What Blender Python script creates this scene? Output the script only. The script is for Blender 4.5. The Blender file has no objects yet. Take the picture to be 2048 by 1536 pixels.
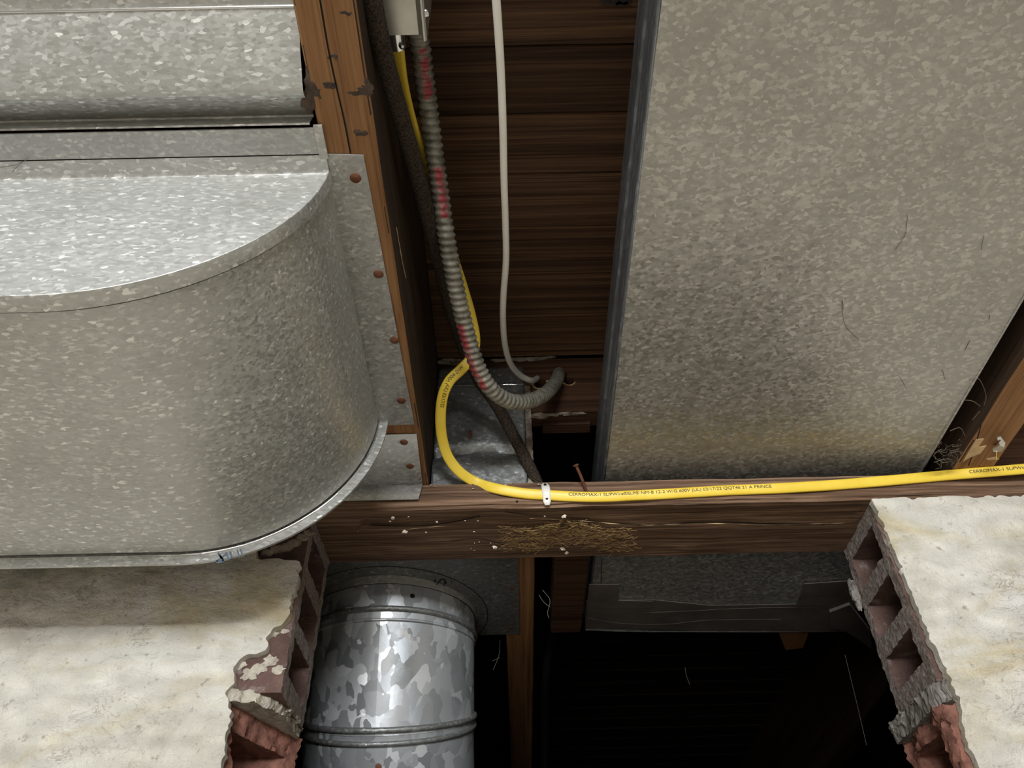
import bpy, bmesh, math, random
from mathutils import Vector, Matrix, noise
random.seed(7)
S = bpy.context.scene
COL = S.collection

# ------------------------------------------------------------------ camera
AX = Vector((0.99978258, 0.02080393, 0.00141056))
AY = Vector((0.01316523, -0.68225008, 0.73100034))
AZ = Vector((-0.01617003, 0.73082284, 0.68237563))
FPX = 1623.67
cam_d = bpy.data.cameras.new('camera')
cam_d.sensor_width = 36.0
cam_d.lens = FPX / 2048 * 36
cam_d.clip_start = 0.01
cam = bpy.data.objects.new('camera', cam_d)
COL.objects.link(cam)
cam.matrix_world = Matrix(((AX[0], AX[1], -AX[2], 0), (AY[0], AY[1], -AY[2], 0),
                           (AZ[0], AZ[1], -AZ[2], 0), (0, 0, 0, 1)))
S.camera = cam

# ------------------------------------------------------------------ world, light, exposure
W = bpy.data.worlds.new('world'); S.world = W
W.use_nodes = True
W.node_tree.nodes['Background'].inputs[0].default_value = (0.75, 0.85, 1.0, 1)
W.node_tree.nodes['Background'].inputs[1].default_value = 0.25

def area(name, loc, target, sx, sy, power, col):
    d = bpy.data.lights.new(name, 'AREA'); d.shape = 'RECTANGLE'
    d.size = sx; d.size_y = sy; d.energy = power; d.color = col
    o = bpy.data.objects.new(name, d); COL.objects.link(o)
    o.location = loc
    o.rotation_euler = (Vector(target) - Vector(loc)).to_track_quat('-Z', 'Y').to_euler()
    return o
# daylight through the high window in the wall behind the camera
area('window_daylight', (-.10, -2.12, 0.47), (0.1, 0.7, 0.36), 1.3, 0.28, 82, (0.93, 0.97, 1.0))
# daylight through the open doorway in the same wall
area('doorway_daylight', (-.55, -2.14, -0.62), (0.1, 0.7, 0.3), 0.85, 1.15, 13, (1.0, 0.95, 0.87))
S.view_settings.view_transform = 'Standard'
S.view_settings.look = 'None'
S.view_settings.gamma = 1
S.view_settings.use_curve_mapping = False
S.view_settings.exposure = 0.12

# ------------------------------------------------------------------ helpers
def ray(px, py):
    c = Vector((px - 1024, 768 - py, FPX))
    return Vector((AX.dot(c), AY.dot(c), AZ.dot(c)))
def onz(px, py, z): r = ray(px, py); return r * (z / r.z)
def ony(px, py, y): r = ray(px, py); return r * (y / r.y)
def onx(px, py, x): r = ray(px, py); return r * (x / r.x)
def nz(x, y, z, s=1.0): return noise.noise(Vector((x * s, y * s, z * s)))
def fbm(v, s, o=4): return noise.fractal(Vector(v) * s, 1.0, 2.0, o)
def lerp(a, b, t): return a + (b - a) * t

class MB:
    def __init__(s): s.v = []; s.f = []; s.col = None
    def add(s, vs, fs):
        n = len(s.v); s.v += [Vector(p) for p in vs]; s.f += [tuple(i + n for i in f) for f in fs]
        return s
    def box(s, x0, x1, y0, y1, z0, z1):
        return s.add([(x0,y0,z0),(x1,y0,z0),(x1,y1,z0),(x0,y1,z0),(x0,y0,z1),(x1,y0,z1),(x1,y1,z1),(x0,y1,z1)],
                     [(3,2,1,0),(4,5,6,7),(0,1,5,4),(1,2,6,5),(2,3,7,6),(3,0,4,7)])
    def gbox(s, xs, ys, zs, fn=None):
        """box whose faces follow the given grid lines; fn moves each vertex"""
        idx = {}; nx, ny, nzz = len(xs), len(ys), len(zs); base = len(s.v)
        def vid(i, j, k):
            if (i, j, k) not in idx:
                p = Vector((xs[i], ys[j], zs[k]))
                if fn: p = Vector(fn(p, i in (0, nx-1), j in (0, ny-1), k in (0, nzz-1)))
                idx[(i, j, k)] = len(s.v); s.v.append(p)
            return idx[(i, j, k)]
        for i in range(nx-1):
            for j in range(ny-1):
                s.f.append((vid(i,j+1,0), vid(i+1,j+1,0), vid(i+1,j,0), vid(i,j,0)))
                k = nzz-1
                s.f.append((vid(i,j,k), vid(i+1,j,k), vid(i+1,j+1,k), vid(i,j+1,k)))
        for i in range(nx-1):
            for k in range(nzz-1):
                s.f.append((vid(i,0,k), vid(i+1,0,k), vid(i+1,0,k+1), vid(i,0,k+1)))
                j = ny-1
                s.f.append((vid(i,j,k+1), vid(i+1,j,k+1), vid(i+1,j,k), vid(i,j,k)))
        for j in range(ny-1):
            for k in range(nzz-1):
                s.f.append((vid(0,j,k+1), vid(0,j+1,k+1), vid(0,j+1,k), vid(0,j,k)))
                i = nx-1
                s.f.append((vid(i,j,k), vid(i,j+1,k), vid(i,j+1,k+1), vid(i,j,k+1)))
        return s
    def grid(s, rows):
        """quad strip surface through rows of points"""
        n = len(s.v); m = len(rows[0])
        for r in rows: s.v += [Vector(p) for p in r]
        for i in range(len(rows)-1):
            for j in range(m-1):
                a = n + i*m + j
                s.f.append((a, a+1, a+m+1, a+m))
        return s
    def prism(s, poly, d):
        """polygon (3-D points) pushed along vector d"""
        d = Vector(d); n = len(s.v); m = len(poly)
        s.v += [Vector(p) for p in poly] + [Vector(p) + d for p in poly]
        s.f.append(tuple(range(n, n+m))); s.f.append(tuple(range(n+2*m-1, n+m-1, -1)))
        for i in range(m):
            j = (i+1) % m
            s.f.append((n+i, n+m+i, n+m+j, n+j))
        return s
    def disc(s, c, nrm, r, h=0.0008, k=12, dome=0.0):
        c = Vector(c); nrm = Vector(nrm).normalized()
        a = nrm.orthogonal().normalized(); b = nrm.cross(a)
        ring = lambda rr, hh: [c + nrm*hh + (a*math.cos(t) + b*math.sin(t))*rr for t in [2*math.pi*i/k for i in range(k)]]
        n = len(s.v)
        s.v += ring(r, 0) + ring(r*0.92, h*0.7) + ring(r*0.5, h + dome*0.7) + [c + nrm*(h+dome)]
        for q in range(2):
            for i in range(k):
                j = (i+1) % k
                s.f.append((n+q*k+i, n+q*k+j, n+(q+1)*k+j, n+(q+1)*k+i))
        for i in range(k): s.f.append((n+2*k+i, n+2*k+(i+1) % k, n+3*k))
        return s

def build(name, mb, mat, parent=None, smooth=None, origin=None, solid=0):
    me = bpy.data.meshes.new(name)
    if parent is not None: o0 = parent_world(parent)
    elif origin is not None: o0 = Vector(origin)
    else:
        lo = Vector((min(p.x for p in mb.v), min(p.y for p in mb.v), min(p.z for p in mb.v)))
        hi = Vector((max(p.x for p in mb.v), max(p.y for p in mb.v), max(p.z for p in mb.v)))
        o0 = Vector(((lo.x+hi.x)/2, (lo.y+hi.y)/2, lo.z))
    me.from_pydata([p - o0 for p in mb.v], [], mb.f)
    if mb.col is not None:
        a = me.color_attributes.new('paint', 'FLOAT_COLOR', 'POINT')
        for i, c in enumerate(mb.col): a.data[i].color = (c, c, c, 1)
    bm = bmesh.new(); bm.from_mesh(me)
    bmesh.ops.recalc_face_normals(bm, faces=bm.faces); bm.to_mesh(me); bm.free()
    me.materials.append(M[mat]() if callable(M[mat]) else M[mat])
    if smooth:
        for p in me.polygons: p.use_smooth = True
        me.set_sharp_from_angle(angle=math.radians(smooth))
    o = bpy.data.objects.new(name, me); COL.objects.link(o)
    if parent is not None: o.parent = parent
    else: o.location = o0
    if solid:
        md = o.modifiers.new('thickness', 'SOLIDIFY'); md.thickness = solid; md.offset = 0
    return o
def parent_world(o):
    p = Vector((0, 0, 0))
    while o is not None: p += o.location; o = o.parent
    return p
def empty(name, loc):
    o = bpy.data.objects.new(name, None); COL.objects.link(o); o.location = loc
    o.empty_display_size = 0.02
    return o
def tag(o, label, cat, group=None, kind=None):
    o['label'] = label; o['category'] = cat
    if group: o['group'] = group
    if kind: o['kind'] = kind
    return o
def struct(o, label=None):
    o['kind'] = 'structure'
    if label: o['label'] = label
    return o

# ------------------------------------------------------------------ materials
def mat(name):
    m = bpy.data.materials.new(name); m.use_nodes = True
    nt = m.node_tree; b = nt.nodes['Principled BSDF']
    return m, nt, b
def N(nt, t, **kw):
    n = nt.nodes.new(t)
    for k, v in kw.items():
        if k.startswith('i_'):
            key = k[2:]; key = int(key) if key.isdigit() else key
            n.inputs[key].default_value = v
        else: setattr(n, k, v)
    return n
def L(nt, a, b): nt.links.new(a, b)
def ramp(nt, src, stops):
    r = N(nt, 'ShaderNodeValToRGB'); e = r.color_ramp.elements
    while len(e) < len(stops): e.new(0.5)
    for i, (p, c) in enumerate(stops):
        e[i].position = p; e[i].color = (*c, 1) if len(c) == 3 else c
    L(nt, src, r.inputs[0]); return r.outputs[0]
def coords(nt, scale=(1, 1, 1), rot=(0, 0, 0)):
    tc = N(nt, 'ShaderNodeTexCoord'); mp = N(nt, 'ShaderNodeMapping')
    mp.inputs['Scale'].default_value = scale; mp.inputs['Rotation'].default_value = rot
    L(nt, tc.outputs['Object'], mp.inputs[0]); return mp.outputs[0]
def tex(nt, co, scale, detail=4, rough=0.55, dist=0.0):
    n = N(nt, 'ShaderNodeTexNoise'); n.inputs['Scale'].default_value = scale
    n.inputs['Detail'].default_value = detail; n.inputs['Roughness'].default_value = rough
    n.inputs['Distortion'].default_value = dist
    L(nt, co, n.inputs['Vector']); return n.outputs['Fac']
def mix(nt, fac, a, b, mode='MIX'):
    n = N(nt, 'ShaderNodeMix', data_type='RGBA', blend_type=mode)
    for sock, v in ((n.inputs[0], fac), (n.inputs[6], a), (n.inputs[7], b)):
        if hasattr(v, 'links') or hasattr(v, 'is_linked'): L(nt, v, sock)
        elif isinstance(v, (int, float)): sock.default_value = v
        else: sock.default_value = (*v, 1)
    return n.outputs[2]
def bump(nt, h, strength, dist, b):
    n = N(nt, 'ShaderNodeBump'); n.inputs['Strength'].default_value = strength
    n.inputs['Distance'].default_value = dist
    L(nt, h, n.inputs['Height']); L(nt, n.outputs[0], b.inputs['Normal']); return n

def galv(name, size=0.005, lo=(.36,.36,.34), hi=(.62,.61,.57), metal=.55, rough=.42, flake=.25, stretch=(.55,1,1), dirt=.35, sparse=.5, dist=.6, metric='EUCLIDEAN'):
    m, nt, b = mat(name)
    co = coords(nt, stretch)
    nd = N(nt, 'ShaderNodeTexNoise'); nd.inputs['Scale'].default_value = 0.6 / size; nd.inputs['Detail'].default_value = 2
    L(nt, co, nd.inputs['Vector'])
    add = N(nt, 'ShaderNodeVectorMath', operation='MULTIPLY_ADD')
    sub = N(nt, 'ShaderNodeVectorMath', operation='SUBTRACT'); sub.inputs[1].default_value = (.5, .5, .5)
    L(nt, nd.outputs['Color'], sub.inputs[0])
    L(nt, sub.outputs[0], add.inputs[0]); add.inputs[1].default_value = (dist * size * 4,) * 3; L(nt, co, add.inputs[2])
    vo = N(nt, 'ShaderNodeTexVoronoi'); vo.inputs['Scale'].default_value = 1 / size; vo.distance = metric
    L(nt, add.outputs[0], vo.inputs['Vector'])
    sep = N(nt, 'ShaderNodeSeparateColor'); L(nt, vo.outputs['Color'], sep.inputs[0])
    c = ramp(nt, sep.outputs[0], [(0, lo), (sparse, [lerp(a, d, .16) for a, d in zip(lo, hi)]), (min(sparse+.3, .97), [lerp(a, d, .55) for a, d in zip(lo, hi)]), (1, hi)])
    co2 = coords(nt)
    d = tex(nt, co2, 9, 5, .6)
    dd = ramp(nt, d, [(.35, (.62,.6,.56)), (.62, (1,1,1))])
    fin = mix(nt, dirt, c, mix(nt, 1.0, c, dd, 'MULTIPLY'))
    L(nt, fin, b.inputs['Base Color'])
    b.inputs['Metallic'].default_value = metal
    rr = N(nt, 'ShaderNodeMapRange'); rr.inputs['To Min'].default_value = rough + .12; rr.inputs['To Max'].default_value = rough - .08
    L(nt, sep.outputs[1], rr.inputs[0]); L(nt, rr.outputs[0], b.inputs['Roughness'])
    # every crystal tilts the surface a little its own way
    geo = N(nt, 'ShaderNodeNewGeometry')
    s2 = N(nt, 'ShaderNodeVectorMath', operation='SUBTRACT'); s2.inputs[1].default_value = (.5, .5, .5)
    L(nt, vo.outputs['Color'], s2.inputs[0])
    ma = N(nt, 'ShaderNodeVectorMath', operation='MULTIPLY_ADD'); ma.inputs[1].default_value = (flake,) * 3
    L(nt, s2.outputs[0], ma.inputs[0]); L(nt, geo.outputs['Normal'], ma.inputs[2])
    no = N(nt, 'ShaderNodeVectorMath', operation='NORMALIZE'); L(nt, ma.outputs[0], no.inputs[0])
    bp = N(nt, 'ShaderNodeBump'); bp.inputs['Strength'].default_value = .12; bp.inputs['Distance'].default_value = .002
    L(nt, tex(nt, co2, 60, 3), bp.inputs['Height']); L(nt, no.outputs[0], bp.inputs['Normal'])
    L(nt, bp.outputs[0], b.inputs['Normal'])
    return m

def wood(name, cols, axis='Y', grain=180, stretch=.045, rough=.75, bumpd=.0012, fleck=None, flecks=.62, big=5):
    m, nt, b = mat(name)
    sc = {'X': (stretch, 1, 1), 'Y': (1, stretch, 1), 'Z': (1, 1, stretch)}[axis]
    co = coords(nt, sc)
    oi = N(nt, 'ShaderNodeObjectInfo')
    va = N(nt, 'ShaderNodeVectorMath', operation='ADD'); L(nt, co, va.inputs[0])
    mu = N(nt, 'ShaderNodeMath', operation='MULTIPLY'); mu.inputs[1].default_value = 7.0; L(nt, oi.outputs['Random'], mu.inputs[0])
    L(nt, mu.outputs[0], va.inputs[1]); co = va.outputs[0]
    g1 = tex(nt, co, grain, 5, .7, .8); g2 = tex(nt, co, grain * .22, 4, .6, 1.5); g3 = tex(nt, co, big, 3, .5, .5)
    mm = N(nt, 'ShaderNodeMath', operation='MULTIPLY_ADD'); mm.inputs[1].default_value = .4; L(nt, g1, mm.inputs[0])
    m2 = N(nt, 'ShaderNodeMath', operation='MULTIPLY'); m2.inputs[1].default_value = .6; L(nt, g2, m2.inputs[0]); L(nt, m2.outputs[0], mm.inputs[2])
    c = ramp(nt, mm.outputs[0], [(.34, cols[0]), (.48, cols[1]), (.64, cols[2])])
    tint = ramp(nt, g3, [(.3, (.68,.64,.6)), (.65, (1.1,1.1,1.1))])
    c = mix(nt, 1.0, c, tint, 'MULTIPLY')
    # each board its own shade
    hv = N(nt, 'ShaderNodeHueSaturation'); mr = N(nt, 'ShaderNodeMapRange')
    mr.inputs['To Min'].default_value = .72; mr.inputs['To Max'].default_value = 1.3
    L(nt, oi.outputs['Random'], mr.inputs[0]); L(nt, mr.outputs[0], hv.inputs['Value']); L(nt, c, hv.inputs['Color']); c = hv.outputs[0]
    if fleck:
        f = tex(nt, coords(nt), 26, 4, .7)
        c = mix(nt, ramp(nt, f, [(flecks, (0,0,0)), (flecks + .06, (1,1,1))]), c, fleck)
    L(nt, c, b.inputs['Base Color']); b.inputs['Roughness'].default_value = rough
    b.inputs['Specular IOR Level'].default_value = .25
    bump(nt, mm.outputs[0], .7, bumpd, b)
    return m

def plain(name, col, rough=.6, metal=0, noise_s=0, col2=None, bumpd=0, spec=.4):
    m, nt, b = mat(name)
    b.inputs['Base Color'].default_value = (*col, 1); b.inputs['Roughness'].default_value = rough
    b.inputs['Metallic'].default_value = metal; b.inputs['Specular IOR Level'].default_value = spec
    if noise_s:
        f = tex(nt, coords(nt), noise_s, 5, .65)
        L(nt, ramp(nt, f, [(.38, col), (.62, col2 or col)]), b.inputs['Base Color'])
        if bumpd: bump(nt, f, .8, bumpd, b)
    return m

def plaster_mat(name):
    m, nt, b = mat(name)
    co = coords(nt)
    a = tex(nt, co, 14, 6, .6, .4); st = tex(nt, coords(nt, (1, 1, 1.6)), 7, 5, .62, 1.2); sp = tex(nt, co, 110, 5, .7)
    c = ramp(nt, a, [(.3, (.60,.56,.47)), (.5, (.76,.72,.63)), (.7, (.82,.79,.71))])
    c = mix(nt, ramp(nt, st, [(.5, (0,0,0)), (.68, (.85,.85,.85))]), c, (.60, .50, .30))
    wv = tex(nt, coords(nt, (1, 1, 1)), 10, 4, .6, .3)
    c = mix(nt, ramp(nt, wv, [(.58, (0,0,0)), (.68, (.7,.7,.7))]), c, (.80, .77, .76))
    c = mix(nt, ramp(nt, sp, [(.30, (.8,.8,.8)), (.40, (0,0,0))]), c, (.36, .31, .25))
    rid = tex(nt, coords(nt, (.75, 1, 1.3)), 34, 5, .62, 1.2)
    msk = tex(nt, co, 9, 3, .5)
    rl = ramp(nt, rid, [(.486, (0,0,0)), (.5, (.75,.75,.75)), (.514, (0,0,0))])
    c = mix(nt, mix(nt, 1.0, rl, ramp(nt, msk, [(.46, (0,0,0)), (.6, (1,1,1))]), 'MULTIPLY'), c, (.33, .27, .20))
    L(nt, c, b.inputs['Base Color']); b.inputs['Roughness'].default_value = .9
    b.inputs['Specular IOR Level'].default_value = .15
    mm = N(nt, 'ShaderNodeMath', operation='MULTIPLY_ADD'); mm.inputs[1].default_value = .35
    L(nt, sp, mm.inputs[0]); L(nt, tex(nt, coords(nt, (.8, 1, 1.15)), 48, 8, .72, .35), mm.inputs[2])
    bump(nt, mm.outputs[0], 1.0, .009, b)
    return m

def clay_mat(name):
    m, nt, b = mat(name)
    co = coords(nt)
    a = tex(nt, co, 22, 6, .65); s = tex(nt, co, 300, 4, .8); k = tex(nt, co, 60, 5, .7)
    c = ramp(nt, a, [(.35, (.10,.060,.050)), (.55, (.16,.095,.080)), (.7, (.22,.14,.12))])
    c = mix(nt, ramp(nt, s, [(.6, (0,0,0)), (.72, (.55,.55,.55))]), c, (.36, .32, .29))
    c = mix(nt, ramp(nt, k, [(.56, (0,0,0)), (.70, (.65,.65,.65))]), c, (.36, .31, .28))
    L(nt, c, b.inputs['Base Color']); b.inputs['Roughness'].default_value = .9
    b.inputs['Specular IOR Level'].default_value = .2
    bump(nt, s, 1.0, .003, b)
    return m

def conduit_mat(name):
    m, nt, b = mat(name)
    co = coords(nt)
    c = ramp(nt, tex(nt, co, 90, 5, .7), [(.35, (.13,.12,.09)), (.55, (.27,.255,.21)), (.75, (.38,.36,.31))])
    at = N(nt, 'ShaderNodeAttribute'); at.attribute_name = 'paint'
    p = N(nt, 'ShaderNodeMath', operation='MULTIPLY'); L(nt, at.outputs['Fac'], p.inputs[0])
    L(nt, ramp(nt, tex(nt, co, 160, 4, .7), [(.38, (0,0,0)), (.5, (1,1,1))]), p.inputs[1])
    c = mix(nt, p.outputs[0], c, (.36, .045, .06))
    L(nt, c, b.inputs['Base Color']); b.inputs['Roughness'].default_value = .55; b.inputs['Metallic'].default_value = .35
    return m

M = {}
M['galv'] = galv('galvanized_steel_fine', .0027, (.40,.39,.36), (.62,.60,.55), metal=.55, rough=.44, flake=.13, stretch=(.75,1,1), dist=.35)
M['galv_elbow'] = galv('galvanized_steel_elbow', .0019, (.42,.42,.40), (.86,.86,.83), metal=.5, rough=.40, flake=.13, stretch=(.5,1,1), sparse=.80, dist=.4)
M['galv_flange'] = galv('galvanized_steel_flange', .0022, (.36,.36,.345), (.60,.59,.56), metal=.45, rough=.46, flake=.14, sparse=.65, stretch=(.7,1,1), dist=.35)
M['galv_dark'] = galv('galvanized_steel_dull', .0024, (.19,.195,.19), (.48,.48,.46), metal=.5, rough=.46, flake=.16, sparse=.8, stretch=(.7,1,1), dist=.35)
M['galv_pipe'] = galv('galvanized_steel_large_spangle', .017, (.30,.315,.33), (.76,.78,.80), metal=.42, rough=.34, flake=.2, stretch=(1.15,1,.8), sparse=.5, dirt=.25, dist=.42, metric='MANHATTAN')
M['galv_side'] = galv('galvanized_steel_edge', .003, (.22,.24,.27), (.36,.38,.41), metal=.6, rough=.4, flake=.08, stretch=(1,.3,1))
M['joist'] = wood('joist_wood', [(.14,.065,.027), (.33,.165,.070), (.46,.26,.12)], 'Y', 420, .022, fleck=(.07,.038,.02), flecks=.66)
M['joist_dark'] = wood('dark_joist_wood', [(.028,.018,.012), (.062,.038,.024), (.12,.078,.05)], 'Y', 170, .03)
M['plate'] = wood('plate_wood', [(.030,.017,.010), (.105,.060,.036), (.24,.155,.10)], 'X', 430, .026, bumpd=.003, fleck=(.30,.23,.16), flecks=.68)
M['board'] = wood('subfloor_wood', [(.026,.013,.008), (.085,.045,.024), (.19,.105,.056)], 'X', 420, .014, bumpd=.002, big=11)
M['board_shaded'] = wood('shaded_subfloor_wood', [(.006,.004,.003), (.016,.010,.007), (.03,.019,.013)], 'X', 150, .02, bumpd=.002)  # crawlspace shade put into the wood colour
M['header'] = wood('header_wood', [(.028,.013,.008), (.075,.037,.020), (.13,.07,.038)], 'X', 420, .018)
M['plaster'] = plaster_mat('old_painted_plaster')
M['clay'] = clay_mat('hollow_clay_tile')
M['clay_broken'] = plain('broken_clay_edge', (.19,.155,.135), .95, 0, 240, (.33,.285,.255), .004, .1)
M['clay_red'] = plain('broken_red_clay', (.12,.055,.042), .92, 0, 80, (.24,.11,.08), .003, .15)
M['mortar'] = plain('mortar', (.27,.235,.19), .95, 0, 70, (.46,.415,.34), .006, .1)
M['mortar_grey'] = plain('grey_mortar', (.15,.135,.12), .95, 0, 90, (.25,.23,.205), .004, .1)
M['mortar_dark'] = plain('grimy_mortar', (.15,.12,.09), .95, 0, 70, (.36,.31,.25), .004, .1)
M['concrete'] = plain('concrete_floor', (.42,.38,.32), .9, 0, 6, (.52,.48,.41), .002, .2)
M['wallpaint'] = plain('limewashed_wall', (.62,.58,.50), .9, 0, 8, (.70,.66,.58), .003, .2)
M['soil'] = plain('dark_soil', (.03,.022,.016), 1, 0, 20, (.05,.04,.03), .01, .05)
M['yellow'] = plain('yellow_cable_jacket', (.80,.56,.045), .42, 0, 30, (.86,.62,.07), 0, .5)
M['ink'] = plain('black_print', (.03,.025,.02), .6)
M['ink_faint'] = plain('faded_print', (.22,.17,.03), .6)
M['white_jacket'] = plain('white_cable_jacket', (.80,.77,.72), .4, 0, 25, (.86,.84,.80), 0, .5)
M['braid'] = plain('old_braided_jacket', (.022,.017,.013), .95, 0, 650, (.095,.07,.052), .003, .15)
M['black_jacket'] = plain('black_jacket', (.003,.003,.003), 1, spec=.0)
M['conduit'] = conduit_mat('flexible_steel_conduit')
M['steel'] = plain('zinc_box_steel', (.42,.40,.35), .35, .75, 12, (.58,.56,.50), 0)
M['bright'] = plain('bright_zinc', (.75,.75,.74), .22, .95)
M['staple'] = plain('white_strap', (.72,.69,.62), .45, 0, 40, (.80,.77,.71), 0)
M['rust'] = plain('rusted_iron', (.10,.038,.022), .9, .1, 120, (.17,.075,.042), .001, .2)
M['tape'] = plain('old_cloth_tape', (.10,.085,.075), .95, 0, 14, (.15,.125,.11), .0015)
M['stain'] = plain('dark_wood_stain', (.035,.024,.018), .9, 0, 60, (.085,.06,.045))
M['hole'] = plain('hole_dark', (.006,.005,.004), 1)
M['fibre'] = plain('dusty_fibre', (.42,.33,.20), .9)
M['web'] = plain('cobweb', (.15,.13,.105), .95)
M['chip'] = plain('pale_chip', (.68,.60,.48), .8)
M['pale_wood'] = plain('splintered_pale_wood', (.50,.34,.17), .85, 0, 60, (.62,.45,.25), .001)
M['gold_dust'] = plain('golden_wood_dust', (.28,.17,.06), .95, 0, 90, (.50,.34,.14), .003)
M['blue'] = plain('blue_marker', (.10,.145,.19), .6)
M['glass'] = plain('window_frame_paint', (.6,.6,.57), .6)
M['wood_block'] = wood('block_wood', [(.14,.06,.022), (.26,.12,.045), (.33,.17,.07)], 'Y', 120, .06)

def darken_sides(o, dark):  # side faces take the darker joist wood
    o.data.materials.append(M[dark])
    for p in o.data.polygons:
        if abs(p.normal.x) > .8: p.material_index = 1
def rng(a, b, n): return [lerp(a, b, i / n) for i in range(n + 1)]

# ------------------------------------------------------------------ sweeps
def catmull(pts, per=10):
    P = [Vector(p) for p in pts]; P = [2*P[0]-P[1]] + P + [2*P[-1]-P[-2]]
    out = []
    for i in range(1, len(P)-2):
        a, b, c, d = P[i-1:i+3]
        for k in range(per):
            t = k / per
            out.append(.5*((2*b) + (c-a)*t + (2*a-5*b+4*c-d)*t*t + (3*b-a-3*c+d)*t**3))
    out.append(P[-2]); return out
def resample(pts, step):
    acc = [0]
    for a, b in zip(pts, pts[1:]): acc.append(acc[-1] + (b-a).length)
    n = max(2, int(acc[-1] / step)); out = []; j = 0
    for i in range(n+1):
        s = acc[-1] * i / n
        while j < len(acc)-2 and acc[j+1] < s: j += 1
        t = (s-acc[j]) / max(1e-9, acc[j+1]-acc[j])
        out.append(pts[j].lerp(pts[j+1], min(1, max(0, t))))
    return out, acc[-1] / n
def frames(path):
    T = []
    for i in range(len(path)):
        T.append((path[min(i+1, len(path)-1)] - path[max(i-1, 0)]).normalized())
    a = T[0].orthogonal().normalized(); A = [a]
    for i in range(1, len(path)):
        a = (a - T[i]*a.dot(T[i])).normalized(); A.append(a)
    return T, A
def tube(pts, r, step=.004, k=12, per=12, rf=None, closed=True):
    path, st = resample(catmull(pts, per), step)
    T, A = frames(path); mb = MB(); n = len(path)
    for i, p in enumerate(path):
        b = T[i].cross(A[i])
        for j in range(k):
            th = 2*math.pi*j/k
            rr = rf(i*st, th, p) if rf else r
            mb.v.append(p + (A[i]*math.cos(th) + b*math.sin(th))*rr)
    for i in range(n-1):
        for j in range(k):
            mb.f.append((i*k+j, i*k+(j+1) % k, (i+1)*k+(j+1) % k, (i+1)*k+j))
    if closed:
        mb.f.append(tuple(range(k-1, -1, -1))); mb.f.append(tuple((n-1)*k+j for j in range(k)))
    return mb
def run_on(pts, ds=(.5, .3, .16, .07)):
    """carry a cable on past its first point, straight back along its own line"""
    d = pts[0] - pts[1]; d = Vector((0, -1, 0)).lerp(d.normalized(), .6).normalized()
    return [pts[0] + d*k for k in ds] + pts
def thin(pts, r=.0003, k=4): return tube(pts, r, .004, k, 6)
def merge(mbs):
    m = MB()
    for b in mbs: m.add(b.v, b.f)
    return m
def stroke(pts, w, nrm):
    """flat ink stroke of width w on a surface with normal nrm"""
    mb = MB(); nrm = Vector(nrm).normalized(); path = catmull(pts, 5); rows = []
    for i, p in enumerate(path):
        t = (path[min(i+1, len(path)-1)] - path[max(i-1, 0)]).normalized()
        s = t.cross(nrm).normalized() * w / 2
        rows.append([p - s, p + s])
    return mb.grid(rows)
def lump(c, r, seed, sx=1, sy=1, sz=1, n=2, amp=.35):
    bm = bmesh.new(); bmesh.ops.create_icosphere(bm, subdivisions=n, radius=1)
    mb = MB(); c = Vector(c)
    vs = []
    for v in bm.verts:
        p = v.co.copy(); d = 1 + amp*noise.fractal(p*1.6 + Vector((seed*3.1, seed*1.7, seed)), 1, 2, 3)
        vs.append(c + Vector((p.x*sx, p.y*sy, p.z*sz))*r*d)
    mb.add(vs, [tuple(v.index for v in f.verts) for f in bm.faces]); bm.free()
    return mb

# ==================================================================  STRUCTURE
H = 0.5          # underside of the joists above the camera
ZS = 0.70        # underside of the subfloor
YW = 0.6867      # front of the tile wall
YB = 0.787       # back of the tile wall
XR = 0.364       # hole edge in the right wall
XL = -0.2046     # hole edge in the left wall

# room shell behind and below the camera
struct(build('floor', MB().box(-2.2, 2.2, -2.3, YB, -1.6, -1.55), 'concrete'))
m = MB()   # wall behind the camera with its high window opening
m.box(-2.2, -1.0, -2.3, -2.2, -1.55, .30); m.box(-.10, 2.2, -2.3, -2.2, -1.55, .30); m.box(-1.0, -.10, -2.3, -2.2, .0, .30); m.box(-2.2, -.80, -2.3, -2.2, .30, .64)
m.box(.60, 2.2, -2.3, -2.2, .30, .64); m.box(-2.2, 2.2, -2.3, -2.2, .64, ZS)
struct(build('wall_back', m, 'wallpaint'))
struct(build('wall_side_left', MB().box(-2.3, -2.2, -2.3, YB, -1.55, ZS), 'wallpaint'))
struct(build('wall_side_right', MB().box(2.2, 2.3, -2.3, YB, -1.55, ZS), 'wallpaint'))
wf = empty('window_1', (-.10, -2.25, .30)); struct(wf)
m = MB(); m.box(-.80, .60, -2.27, -2.23, .30, .33); m.box(-.80, .60, -2.27, -2.23, .61, .64)
m.box(-.80, -.77, -2.27, -2.23, .33, .61); m.box(.57, .60, -2.27, -2.23, .33, .61); m.box(-.115, -.085, -2.27, -2.23, .33, .61)
build('window_frame', m, 'glass', wf)
# crawlspace behind the wall
struct(build('ground_crawlspace', MB().box(-2.2, 2.2, YB + .001, 3.6, -.40, -.30), 'soil'))
struct(build('wall_far', MB().box(-2.2, 2.2, 3.6, 3.7, -.4, ZS + .05), 'soil'))
struct(build('wall_crawlspace_left', MB().box(-2.3, -2.2, YB, 3.6, -.4, ZS + .05), 'soil'))
struct(build('wall_crawlspace_right', MB().box(2.2, 2.3, YB, 3.6, -.4, ZS + .05), 'soil'))

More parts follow.
